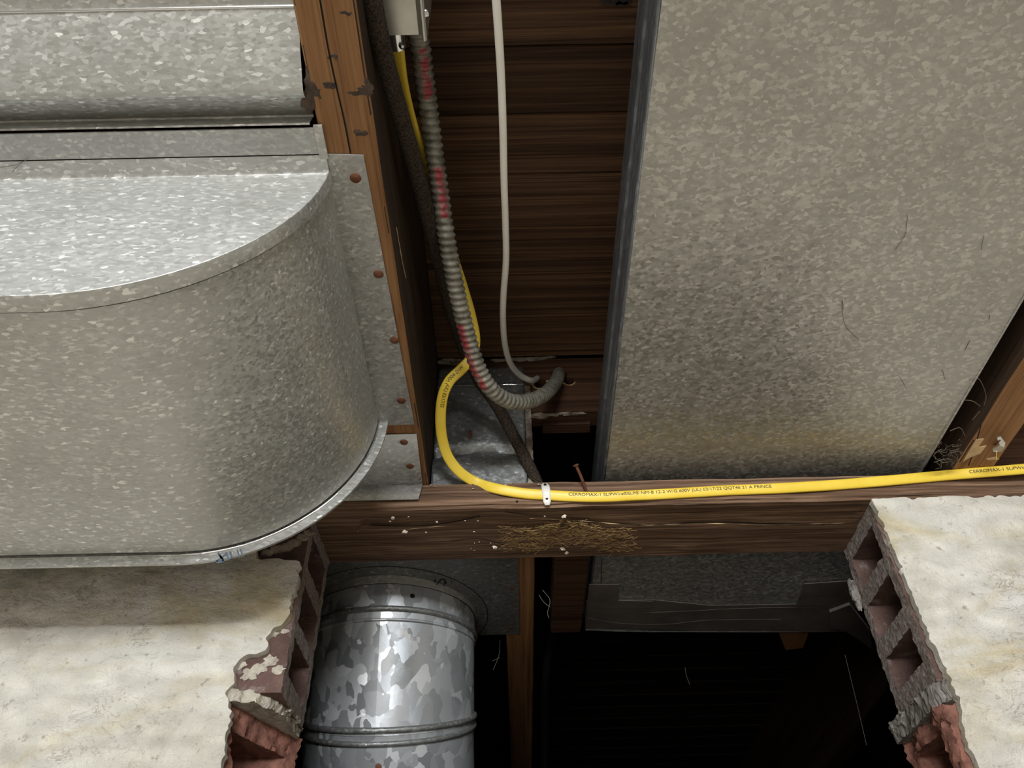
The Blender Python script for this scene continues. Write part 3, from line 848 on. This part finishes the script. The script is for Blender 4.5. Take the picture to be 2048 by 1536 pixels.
# ==================================================================  WIDE FLAT DUCT ON THE RIGHT
td = empty('flat_duct', (.265, .3, .515))
tag(td, 'wide flat galvanized trunk duct filling the joist bay at right', 'duct', 'sheet metal ducts')
TX0, TX1, TZ, TE = .0963, .4345, .515, 1.055
rows = []
xs_ = rng(TX0+.002, TX1, 26)
for yv in rng(-.5, TE, 60):
    rows.append([(x, yv, TZ + .0012*nz(x, yv, 3, 5) + .0004*nz(x, yv, 8, 16)) for x in xs_])
build('bottom_panel', MB().grid(rows), 'galv', td, smooth=40)
prof = [(TX0+.002, TZ+.0004), (TX0+.0006, TZ), (TX0-.0003, TZ+.0012), (TX0, TZ+.006), (TX0+.0002, TZ+.035), (TX0-.0016, TZ+.037), (TX0-.0016, TZ+.047), (TX0+.0002, TZ+.048), (TX0+.0002, TZ+.078), (TX0+.08, TZ+.0785)]
m = MB().grid([[(x, yv, z) for x, z in prof] for yv in rng(-.5, TE, 40)])
build('side_panel', m, 'galv_side', td, smooth=30)
m = MB(); m.box(TX0+.08, TX1, -.5, TE, TZ+.078, TZ+.079); m.box(TX1-.0008, TX1+.0002, -.5, TE, TZ+.0005, TZ+.078); m.box(TX0, TX1, TE-.001, TE, TZ+.001, TZ+.078)
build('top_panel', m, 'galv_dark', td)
m = MB().box(TX1-.0012, TX1+.0008, -.5, TE, TZ-.0012, TZ+.006)
build('edge_seam', m, 'galv', td)
# old tape around the far end
def sheet(pxs, z, th=-.0008):
    return MB().prism([onz(a, b, z) for a, b in pxs], (0, 0, th))
build('tape_strip', sheet([(1170, 1256), (1172, 1200), (1308, 1199), (1420, 1210), (1560, 1208), (1700, 1205), (1712, 1236), (1690, 1262), (1400, 1260)], TZ-.0012), 'tape', td)
build('tape_strip', sheet([(1178, 1168), (1238, 1168), (1236, 1200), (1306, 1202), (1300, 1215), (1173, 1215)], TZ-.0022), 'tape', td)
build('tape_strip', sheet([(1608, 1167), (1710, 1160), (1715, 1215), (1592, 1210)], TZ-.0022), 'tape', td)
m = MB().prism([onz(a, b, .508) for a, b in [(1660, 1225), (1700, 1210), (1740, 1262), (1745, 1300), (1715, 1278), (1690, 1262), (1660, 1256)]], (0, 0, .006))
build('tape_flap', m, 'tape', td)
for i, pts in enumerate([[(1175, 1236), (1240, 1246), (1330, 1248), (1420, 1240), (1560, 1238)], [(1290, 1225), (1370, 1222), (1500, 1216), (1690, 1214)], [(1640, 1222), (1690, 1224), (1712, 1220)]]):
    build('tape_wrinkle', tube([onz(a, b, TZ-.0018) for a, b in pts], .0006, .006, 6), 'tape', td, smooth=60)
build('tape_edge', tube([onz(a, b, TZ-.0006) for a, b in [(1171, 1259), (1250, 1262), (1400, 1263), (1560, 1263), (1690, 1262)]], .0013, .006, 6), 'galv_dark', td, smooth=60)
build('seam_line', stroke([onz(1204, 1119, TZ-.0014), onz(1203, 1140, TZ-.0014), onz(1202, 1166, TZ-.0014)], .0008, (0, 0, -1)), 'hole', td)

# ==================================================================  SMALL BOOT BETWEEN JOIST AND HEADER
bt = empty('duct_boot', (-.03, .70, .50))
tag(bt, 'dull galvanized duct boot behind the yellow cable loop, below the bored board', 'duct', 'sheet metal ducts')
def boot_rows():
    rows = []
    for f in rng(0, 1, 40):
        x = lerp(-.0865, .0150, f); r = []
        arcz = .556 + .0085*math.cos((x+.030)/.062*1.45) - .006
        for t in rng(0, 1, 46):
            z = lerp(.6845, .4996, t)
            if z > .6545: yy = .7026
            elif z > .6525: yy = .7026 - .0022
            else:
                yy = .7000 + .0035*(.6525-z)/.09
                # rolled crease and the bulge beneath it
                d = z - arcz
                if d < .010: yy += .006*math.exp(-((d)/.0045)**2)
                if d < -.002:
                    u = min(1, (-.002-d)/.05); yy -= .010*math.sin(min(1, u*1.7)*math.pi/2)*(1-.35*u)
            r.append((x, yy, z))
        rows.append(r)
    return rows
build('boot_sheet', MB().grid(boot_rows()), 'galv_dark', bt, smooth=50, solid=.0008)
build('boot_edge_highlight', tube([(-.0790, .7000, .6530), (-.03, .7000, .6528), (.0150, .7000, .6524)], .0009, .006, 6), 'bright', bt, smooth=60)  # bright tube stands in for the highlight on the bend
m = MB().gbox([.0158, .0190, .0225], dense(.6995, .712, .004), dense(.500, .650, .004), lambda p, a, b, c: p + Vector((.0018*nz(p.y, p.z, 2, 300), .002*nz(p.x, p.z, 5, 300), 0)))
build('frayed_lining', m, 'mortar_dark', bt)
build('rust_drip', lump(ony(940, 868, .7005), .0026, 3, .7, .3, 2.2, 2), 'rust', bt, smooth=50)

# ==================================================================  ROUND PIPE IN THE HOLE
rp = empty('round_pipe', (-.163, .98, .2))
tag(rp, 'round galvanized pipe elbow with raised beads, rising inside the wall hole', 'pipe', 'sheet metal ducts')
PR = .1035
def axis(t): t = math.radians(t); return Vector((0, -math.sin(t), math.cos(t)))
def ringpts(c, t, r, k=72, e=1.0):
    a = axis(t); f = Vector((0, -math.cos(math.radians(t)), -math.sin(math.radians(t)))); s = Vector((1, 0, 0))
    return [c + f*(math.cos(w)*r*e) + s*(math.sin(w)*r) for w in [2*math.pi*i/k for i in range(k+1)]]
c0 = Vector((-.1568, .9690, .4975))
def gore(ca, ta, cb, tb, ra=PR, rb=PR, n=8):
    return MB().grid([ringpts(ca.lerp(cb, i/n), lerp(ta, tb, i/n), lerp(ra, rb, i/n)) for i in range(n+1)])
C1 = c0 - axis(2)*.005                    # collar
C2 = C1 - axis(6)*.021                    # first bead
C3 = C2 - axis(18)*.099                   # double bead
C4 = C3 - axis(33)*.090
T0, T1, T2, T3, T4 = 0, 3, 8, 29, 40
build('collar', gore(c0, T0, C1, T1, PR+.0025, PR+.0022, 3), 'galv_flange', rp, smooth=30)
build('upper_section', gore(C1, T1, C2, T2, PR+.0008, PR+.0008, 5), 'galv_pipe', rp, smooth=30)
build('middle_section', gore(C2, T2, C3, T3, PR, PR, 14), 'galv_pipe', rp, smooth=30)
build('lower_section', gore(C3, T3, C4, T4, PR-.0006, PR-.0006, 12), 'galv_pipe', rp, smooth=30)
def bead(c, t, r, rr): return tube(ringpts(c, t, r, 60), rr, .006, 8, 2)
build('bead', bead(C2, T2, PR+.0006, .0034), 'galv_dark', rp, smooth=60)
build('bead', bead(C2 - axis(12)*.009, T2+2, PR, .0018), 'galv_pipe', rp, smooth=60)
build('bead', bead(C3 + axis(28)*.004, T3-1, PR+.0004, .0034), 'galv_dark', rp, smooth=60)
build('bead', bead(C3 - axis(30)*.0065, T3+1, PR, .0030), 'galv_dark', rp, smooth=60)
build('lap_seam', MB().grid([[C2.lerp(C3, f) + Vector((-.045+.003*f+dx, -math.sqrt(PR**2-.045**2)-.0009, .0)) + Vector((0, 0, 0)) for dx in (0, .0012)] for f in rng(.12, .93, 6)]), 'galv_dark', rp)
scr = C3 - axis(33)*.026 + Vector((.004, -math.cos(math.radians(32))*PR, -math.sin(math.radians(32))*PR))
build('screw', MB().disc(scr, (0, -.87, -.5), .0036, .0016, 12, .0006), 'rust', rp, smooth=40)
scr2 = C1 - axis(7)*.006 + Vector((.035, -math.sqrt(PR**2-.035**2)*math.cos(math.radians(7))-.0008, -.012))
build('screw_hole', MB().disc(scr2, (.3, -.95, -.1), .0030, .0006, 12), 'hole', rp)
m = merge([thin([C1 + Vector((.06, -.092, .002)), C1 + Vector((.064, -.095, .018)), C1 + Vector((.056, -.099, .020)), C1 + Vector((.048, -.10, .017))], .0007),
           thin([C1 + Vector((.070, -.086, .0)), C1 + Vector((.076, -.09, .010)), C1 + Vector((.080, -.088, .004))], .0006),
           thin([C1 + Vector((.062, -.09, 0)), C1 + Vector((.070, -.094, .006)), C1 + Vector((.074, -.090, .001))], .0006)])
build('wire_tie', m, 'black_jacket', rp)
# pan sheet the pipe hangs from
cp = empty('joist_pan', (-.2, .9, .4985))
tag(cp, 'dim galvanized sheet nailed under the crawlspace joists, carrying the round pipe', 'sheet metal', 'sheet metal ducts')
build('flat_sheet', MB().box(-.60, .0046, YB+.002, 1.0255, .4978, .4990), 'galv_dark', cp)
for px, py in [(1025, 1176), (1021, 1254)]:
    build('nail_head', MB().disc(onz(px, py, .4978), (0, 0, -1), .0032, .0010, 12, .0004), 'rust', cp, smooth=40)
m = MB().grid([[Vector((-.158 + r*math.cos(t), .965 + r*math.sin(t), .4974)) for t in rng(-2.2, .6, 40)] for r in (.1215, .1227)])
build('scribed_arc', m, 'hole', cp)

# ==================================================================  CABLES
# junction box
jb = empty('junction_box', (-.071, .17, .55))
tag(jb, 'steel junction box on the joist side where both cables start', 'junction box')
m = timber(-.0878, -.0556, .10, .2410, .552, .640, amp=.0002, bev=.0022, st=.02)
build('box_body', m, 'steel', jb, smooth=40)
m = timber(-.0554, -.0522, .095, .2440, .5485, .646, amp=.0005, bev=.0010, st=.02)
build('cover_plate', m, 'steel', jb, smooth=40)
build('cover_screw', MB().disc((-.0520, .2285, .556), (1, 0, -.35), .0036, .0022, 14, .0010), 'bright', jb, smooth=40)
build('cover_tab', MB().prism([(-.0550, .2380, .5515), (-.0550, .2315, .5515), (-.0560, .2350, .5575)], (.0012, 0, 0)), 'hole', jb)
cn = onz(793, 80, .572)
m = tube([cn + Vector((0, -.006, .0)), cn, cn + Vector((.0003, .006, 0))], .0058, .002, 14)
con = build('cable_connector', m, 'bright', jb, smooth=40)
build('clamp_screw', MB().disc(cn + Vector((.004, .002, -.0055)), (.3, 0, -1), .0022, .0014, 10, .0005), 'bright', jb, smooth=40)

# old braided cable
ob = tube(run_on([onz(*p) for p in [(722, -90, .530), (738, -30, .530), (758, 70, .532), (783, 170, .540), (812, 270, .550), (840, 370, .562), (862, 460, .575), (882, 540, .588), (902, 620, .602), (925, 690, .610), (958, 760, .600), (990, 805, .585), (1022, 862, .562), (1048, 912, .538), (1072, 962, .514), (1078, 985, .504)]]),
          .0068, .003, 14, rf=lambda s, th, p: .0066*(1 + .05*nz(p.x, p.y, p.z, 120)) + .00025*math.sin(th*9 + s*900))
tag(build('braided_cable', ob, 'braid', smooth=50), 'dark old braided cable running down the joist side behind the conduit', 'cable', 'cables')

# flexible conduit with red paint
cpts = [onz(*p) for p in [(826, 20, .595), (840, 90, .598), (850, 165, .598), (860, 240, .596), (870, 315, .590), (880, 385, .582), (890, 455, .572), (904, 535, .562), (921, 615, .552), (938, 680, .544), (956, 735, .535), (982, 778, .530), (1018, 802, .535), (1055, 803, .553), (1088, 789, .588), (1109, 768, .632)]] + [ony(1117, 750, .702), ony(1118, 744, .730)]
cpath, cst = resample(catmull(cpts, 14), .00062)
PTCH = .0064
T_, A_ = frames(cpath)
cm = MB(); cm.col = []; kk = 18
def redmask(px_y, th):
    d = abs(((th + math.pi) % (2*math.pi)) - math.pi)
    band = 0
    for a, b in ((90, 190), (330, 432), (640, 770)):
        if a < px_y < b: band = 1
    return band
camdir = lambda p: (-p).normalized()
def proj_y(p):
    c = Vector((AX[0]*p.x + AY[0]*p.y + AZ[0]*p.z, AX[1]*p.x + AY[1]*p.y + AZ[1]*p.z, AX[2]*p.x + AY[2]*p.y + AZ[2]*p.z))
    return 768 - c.y/c.z*FPX, 1024 + c.x/c.z*FPX
for i, p in enumerate(cpath):
    b = T_[i].cross(A_[i]); s = i*cst
    near = camdir(p); near = (near - T_[i]*near.dot(T_[i])).normalized()
    side = T_[i].cross(near)
    yy, xx = proj_y(p)
    for j in range(kk):
        th = 2*math.pi*j/kk
        pt = PTCH if s < .42 else lerp(PTCH, .0044, min(1, (s-.42)/.12))
        ph = (2*math.pi*s/PTCH if s < .42 else 2*math.pi*(.42/PTCH + (s-.42)/.0052)) + th
        c = math.cos(ph)
        rr = .0073 + .0008*c
        d = A_[i]*math.cos(th) + b*math.sin(th)
        cm.v.append(p + d*rr)
        off = .25 if yy < 480 else -.85
        lateral = d.dot(side)
        ang = math.acos(max(-1, min(1, d.dot((near + side*off*(-1)).normalized()))))
        w = max(0, 1 - ang/.62)
        cm.col.append(min(1, w*2.2)*redmask(yy, th)*(1.0 if xx < 1010 else 0))
n_ = len(cpath)
for i in range(n_-1):
    for j in range(kk):
        cm.f.append((i*kk+j, i*kk+(j+1) % kk, (i+1)*kk+(j+1) % kk, (i+1)*kk+j))
cm.f.append(tuple(range(kk-1, -1, -1))); cm.f.append(tuple((n_-1)*kk+j for j in range(kk)))
tag(build('flexible_conduit', cm, 'conduit', smooth=60), 'ribbed grey steel conduit with red paint streaks curving into the board hole', 'conduit', 'cables')

# white cable
wc = tube(run_on([onz(*p) for p in [(990, -40, .500), (996, 50, .503), (1002, 150, .508), (1006, 260, .515), (1008, 360, .524), (1011, 450, .538), (1012, 520, .552), (1007, 590, .572), (1006, 640, .588), (1010, 690, .606), (1021, 727, .624), (1040, 750, .637), (1062, 761, .646)]]) + [ony(1074, 757, .706), ony(1078, 752, .716)],
          .0028, .004, 12, rf=lambda s, th, p: .0027 + .0007*min(1, max(0, (p.z-.53)/.1)))
wo = tag(build('white_cable', wc, 'white_jacket', smooth=60), 'thin white cable hanging along the subfloor into the leftmost board hole', 'cable', 'cables')

# yellow flat cable
ypts = [(793, 84, .578), (797, 120, .580), (804, 165, .585), (817, 220, .592), (832, 270, .598), (847, 315, .604), (862, 365, .610), (880, 430, .613), (902, 505, .612), (925, 575, .608), (942, 635, .598), (950, 680, .586), (943, 715, .570), (922, 739, .558), (899, 762, .549), (885, 795, .541), (881, 840, .532), (885, 880, .524), (897, 915, .516), (921, 945, .508), (955, 966, .5015)]
yw = [onz(*p) for p in ypts]
for px, py in [(1000, 979), (1050, 987), (1092, 990), (1140, 993), (1200, 994), (1270, 991), (1350, 987), (1450, 981), (1550, 977), (1640, 972), (1720, 966), (1790, 960)]:
    yw.append(ony(px, py, YW - .0042))
for px, py in [(1880, 952), (1960, 945), (2048, 938), (2150, 929), (2300, 915)]:
    yw.append(onz(px, py, .4945))
yw += [Vector((.95, .655, .4930)), Vector((1.35, .650, .4920)), Vector((1.9, .650, .4900))]
ypath, yst = resample(catmull(yw, 10), .0025)
YT = [(ypath[min(i+1, len(ypath)-1)] - ypath[max(i-1, 0)]).normalized() for i in range(len(ypath))]
YN = []
for i, p in enumerate(ypath):
    yy, xx = proj_y(p)
    n0 = camdir(p)
    if xx > 980 and yy > 930: n0 = n0.lerp(Vector((0, -1, -.25)), .6)
    if yy < 420: # twisted nearly edge-on behind the conduit
        ang = math.radians(lerp(8, 62, min(1, yy/330)))
        t = YT[i]; s = t.cross(n0).normalized(); n0 = (n0*math.cos(ang) + s*math.sin(ang))
    n = (n0 - YT[i]*n0.dot(YT[i])).normalized(); YN.append(n)
YA, YBn = .0054, .0026
def ysec(i, th):
    w = YT[i].cross(YN[i]) * -1
    c, s_ = math.cos(th), math.sin(th)
    cx = abs(c)**.75*(1 if c >= 0 else -1); sx = abs(s_)**.75*(1 if s_ >= 0 else -1)
    wr = 1 + .035*nz(i*yst, th*.3, 1, 40)
    return ypath[i] + w*(cx*YA*wr) + YN[i]*(sx*YBn*wr)
ym = MB(); kk = 20
for i in range(len(ypath)):
    for j in range(kk): ym.v.append(ysec(i, 2*math.pi*j/kk))
for i in range(len(ypath)-1):
    for j in range(kk):
        ym.f.append((i*kk+j, i*kk+(j+1) % kk, (i+1)*kk+(j+1) % kk, (i+1)*kk+j))
ym.f.append(tuple(range(kk-1, -1, -1))); ym.f.append(tuple((len(ypath)-1)*kk+j for j in range(kk)))
yo = empty('yellow_cable', ypath[len(ypath)//2])
tag(yo, 'flat yellow printed cable looping down and along the plate front', 'cable', 'cables')
build('jacket', ym, 'yellow', yo, smooth=60)

def text_mesh(body, size):
    cu = bpy.data.curves.new('lettering', 'FONT'); cu.body = body; cu.size = size
    ob = bpy.data.objects.new('lettering', cu); COL.objects.link(ob)
    bpy.context.view_layer.update()
    dg = bpy.context.evaluated_depsgraph_get(); dg.update()
    me = bpy.data.meshes.new_from_object(ob.evaluated_get(dg))
    vs = [v.co.copy() for v in me.vertices]; fs = [tuple(p.vertices) for p in me.polygons]
    bpy.data.objects.remove(ob); bpy.data.meshes.remove(me); bpy.data.curves.remove(cu)
    return vs, fs
def nearest_s(px, py):
    best = min(range(len(ypath)), key=lambda i: (lambda q: (q[0]-py)**2 + (q[1]-px)**2)(proj_y(ypath[i])))
    return best * yst
def print_on_cable(body, pa, pb, h, off, name='printed_lettering', material='ink', flip=False):
    sa, sb = nearest_s(*pa), nearest_s(*pb)
    vs, fs = text_mesh(body, 1.0)
    wmax = max(v.x for v in vs); hmax = max(v.y for v in vs)
    m = MB(); out = []
    for v in vs:
        s = lerp(sa, sb, v.x / wmax); y = (v.y / hmax - .5) * h
        if flip: y = -y
        y += off
        i = min(len(ypath)-2, max(0, int(s / yst))); f = s/yst - i
        p = ypath[i].lerp(ypath[i+1], f); n = YN[i].lerp(YN[i+1], f).normalized(); t = YT[i].lerp(YT[i+1], f).normalized()
        w = t.cross(n) * -1
        if w.z < 0 and abs(t.x) > .5: w = -w
        u = min(.98, abs(y)/YA)
        b = YBn * (1 - u**2.6)**(1/2.6)
        out.append(p + w*y + n*(b + .00035))
    m.add(out, fs)
    return build(name, m, material, yo)
print_on_cable('CERROMAX-1 SLiPWire®SLP® NM-B 12-2 W/G 600V (UL) 03/17/22 QQT46 21 A PRINCE', (1136, 993), (1540, 977), .0031, .0021)
print_on_cable('CERROMAX-1 SLiPWire®SLP® NM-B', (1937, 946), (2120, 931), .0034, .0012)
print_on_cable('W/G 600V (UL) 03/17/22', (926, 737), (882, 812), .0036, .0012, flip=False)

# strap that holds the yellow cable
st_ = empty('cable_staple', ony(1092, 1003, YW-.002))
tag(st_, 'small white two-hole strap pinning the yellow cable to the plate', 'cable strap')
cu_, cl_ = ony(1090, 972, YW-.002), ony(1094, 1004, YW-.002)
up = (cu_ - cl_).normalized(); sd = up.cross(Vector((0, 1, 0))).normalized()*.0042
Lh = (cu_-cl_).length
prof = [(-.004, -.0022), (0, -.0030), (Lh*.22, -.0068), (Lh*.5, -.0082), (Lh*.78, -.0068), (Lh, -.0030), (Lh+.003, -.0022)]
rows = []
for (d, yy), wsc in zip(prof, (.55, .95, 1, 1, 1, .95, .6)):
    c = Vector((cl_.x, YW, cl_.z)) + up*d + Vector((0, yy, 0)); rows.append([c - sd*wsc, c - sd*.5*wsc, c, c + sd*.5*wsc, c + sd*wsc])
build('strap', MB().grid(rows), 'staple', st_, smooth=50, solid=.0012)
for d in (.0025, Lh-.001):
    build('nail_head', MB().disc(Vector((cl_.x, YW-.0052, cl_.z)) + up*d, (0, -1, -.15), .0017, .0006, 10), 'hole', st_)

# rusty nail sticking out of the plate
nl = empty('bent_nail', ony(1174, 986, YW-.002))
tag(nl, 'rusty nail sticking up from the plate right of the strap', 'nail')
na, nb = ony(1173, 984, YW), onz(1152, 931, .522)
nb = ony(1152, 931, YW-.020)
build('shank', tube([na, na.lerp(nb, .5) + Vector((.0006, 0, 0)), nb], .0016, .003, 8), 'rust', nl, smooth=50)
build('head', MB().disc(nb, (nb-na), .0034, .0012, 10), 'rust', nl, smooth=40)

# clip on the right joist
cl = empty('cable_clip', onz(2000, 885, H))
tag(cl, 'small bent zinc clip hanging under the right-hand joist', 'clip')
a, b, c, d = onz(1997, 874, .486), onz(2012, 882, .488), onz(2010, 893, .490), onz(1992, 899, .492)
m = MB().prism([onz(1994, 876, .488), onz(2001, 873, .488), onz(2011, 886, .490), onz(2008, 894, .490), onz(2000, 891, .490)], (0, 0, .0014))
build('bent_leg', m, 'bright', cl)
m = MB().prism([onz(2000, 890, .490), onz(2011, 893, .490), onz(2003, 903, .493), onz(1987, 904, .493), onz(1986, 899, .493)], (0, 0, .0014))
build('strap', m, 'steel', cl)
m = tube([onz(1993, 903, .493), onz(1993, 912, .4975), onz(1993, 919, H)], .0008, .002, 6)
build('pin', m, 'bright', cl)
m = tube([onz(1990, 890, .4995), onz(1996, 884, .4900), onz(2000, 880, .4890)], .0009, .002, 6)
build('shank', m, 'rust', cl)

# dark cable hanging in the crawlspace
bc = tube([ony(1098, 1085, 1.03), ony(1101, 1150, 1.04), ony(1112, 1200, 1.04), ony(1110, 1240, 1.04), ony(1100, 1290, 1.04), ony(1092, 1350, 1.06), ony(1090, 1450, 1.15), ony(1088, 1620, 1.3)], .0055, .006, 10)
tag(build('hanging_cable', bc, 'black_jacket', smooth=60), 'black cable hanging in the dark gap right of the crawlspace joist', 'cable', 'cables')

# marker scribble on the first board
sc_ = []
for pts in [[(1205, 8), (1212, 3), (1219, 9)], [(1222, 7), (1229, 3), (1236, 6), (1228, 10)], [(1232, 9), (1243, 5), (1254, 7), (1262, 4)], [(1236, 3), (1246, 9), (1256, 3)], [(1200, 2), (1216, -2), (1240, 0), (1262, -3)]]:
    sc_.append(stroke([onz(a, b, ZS-.0004) for a, b in pts], .0026, (0, 0, -1)))
so = build('marker_scribble', merge(sc_), 'ink', ceil_o)

# ==================================================================  SMALL STUFF
# crumbs on the plate
random.seed(11)
mm_ = []
for i in range(26):
    px = random.uniform(700, 1250); py = random.choice([968, 972, 1030, 1045, 1060, 1085, 1100]) + random.uniform(-5, 5)
    p = ony(px, py, YW-.003) if py < 1000 else onz(px, py, .4690)
    mm_.append(lump(p, random.uniform(.0004, .0010), i, 1.3, 1, .7, 1, .9))
for px, py, r in [(785, 1036, .0026), (810, 1064, .0034), (990, 1095, .0032), (1128, 1033, .003), (1125, 1098, .0034), (1133, 1106, .0024), (874, 1044, .0016), (1010, 972, .0024), (955, 955, .002)]:
    p = ony(px, py, YW-.003) if py < 1000 else onz(px, py, .4685)
    mm_.append(lump(p, r*.62, px, 1.2, .8, .9, 2, 1.1))
tag(build('plaster_crumb', merge(mm_), 'chip', smooth=60), 'pale crumbs and chips scattered over the weathered plate', 'debris', kind='stuff')
# frass and web mat under the plate
fm = []
for i in range(900):
    u = random.random(); px = 1010 + 250*u + random.uniform(-14, 14); py = 1048 + 46*random.random() + 8*math.sin(u*9)
    p = onz(px, py, .4688)
    a = random.gauss(0, .7) + random.choice([0, 3.14]); l = random.uniform(.003, .011)
    q = p + Vector((math.cos(a)*l, math.sin(a)*l, -random.uniform(0, .0015)))
    fm.append(tube([p, p.lerp(q, .5) + Vector((0, 0, -.0008)), q], random.uniform(.00007, .00020), .004, 3, 2))
tag(build('dust_mat', merge(fm), 'gold_dust'), 'golden mat of wood dust and web clinging under the plate', 'dust', kind='stuff')
# cobwebs at the right joist
cw = []
for i in range(46):
    px = random.uniform(1868, 1925); py = random.uniform(880, 938)
    if px + py*.6 > 2478: px -= 20
    p = onz(px, py, .497); q = onz(px + random.uniform(-20, 20), py + random.uniform(-14, 14), .494)
    cw.append(thin([p, p.lerp(q, .5) + Vector((random.uniform(-.002, .002), random.uniform(-.002, .002), random.uniform(-.003, .003))), q], random.uniform(.00010, .00028)))
for pts in [[(1938, 760), (1958, 758), (1972, 790), (1968, 810)], [(1925, 800), (1945, 802), (1960, 812)], [(1945, 840), (1956, 826), (1960, 822)], [(1900, 862), (1920, 855), (1930, 872)], [(1868, 925), (1895, 918), (1918, 936), (1925, 920)]]:
    cw.append(thin([onz(a, b, .503) for a, b in pts], .00035))
tag(build('cobweb', merge(cw), 'web'), 'grey cobweb strung between the wide duct and right-hand joist', 'cobweb', 'cobwebs', kind='stuff')
hr = [thin([onz(a, b, TZ-.0012) for a, b in pts], .00016) for pts in [[(1688, 620), (1684, 600), (1690, 650), (1718, 680)], [(1815, 430), (1810, 470), (1790, 500)], [(1968, 470), (1962, 500)], [(1980, 630), (1978, 640)], [(1800, 755), (1812, 775)], [(1885, 740), (1890, 760)], [(1930, 700), (1940, 680)]]]
tag(build('loose_hair', merge(hr), 'braid'), 'few fine dark hairs clinging to the underside of the wide duct', 'hair', kind='stuff')
# threads here and there
cw = [thin([ony(a, b, .80) for a, b in pts], .00022) for pts in [[(1085, 1180), (1100, 1200), (1095, 1225), (1098, 1236)], [(1078, 1190), (1088, 1205), (1100, 1214)]]]
cw += [thin([ony(a, b, 1.0) for a, b in pts], .0002) for pts in [[(1000, 1280), (998, 1310), (986, 1340)], [(1000, 1315), (985, 1322)]]]
cw += [thin([ony(1370, 1335, .95), ony(1373, 1352, .95), ony(1380, 1370, .95)], .00012), thin([ony(1690, 1310, .80), ony(1712, 1400, .80), ony(1733, 1490, .80)], .00009)]
tag(build('cobweb', merge(cw), 'web'), 'loose cobweb threads dangling in the dark crawlspace opening', 'cobweb', 'cobwebs', kind='stuff')
cw = [thin([ony(a, b, .70) for a, b in pts], .00022) for pts in [[(1045, 668), (1055, 650), (1070, 645)], [(1070, 648), (1095, 655), (1120, 668)]]]
cw += [thin([onz(a, b, .4965) for a, b in pts], .0002) for pts in [[(764, 825), (785, 810), (797, 790)], [(810, 690), (818, 720), (815, 745), (826, 775)], [(0, 335), (30, 330), (57, 318)], [(24, 344), (40, 328), (52, 320)]]]
tag(build('cobweb', merge(cw), 'web'), 'fine cobweb threads stuck along the joist and subfloor boards', 'cobweb', 'cobwebs', kind='stuff')
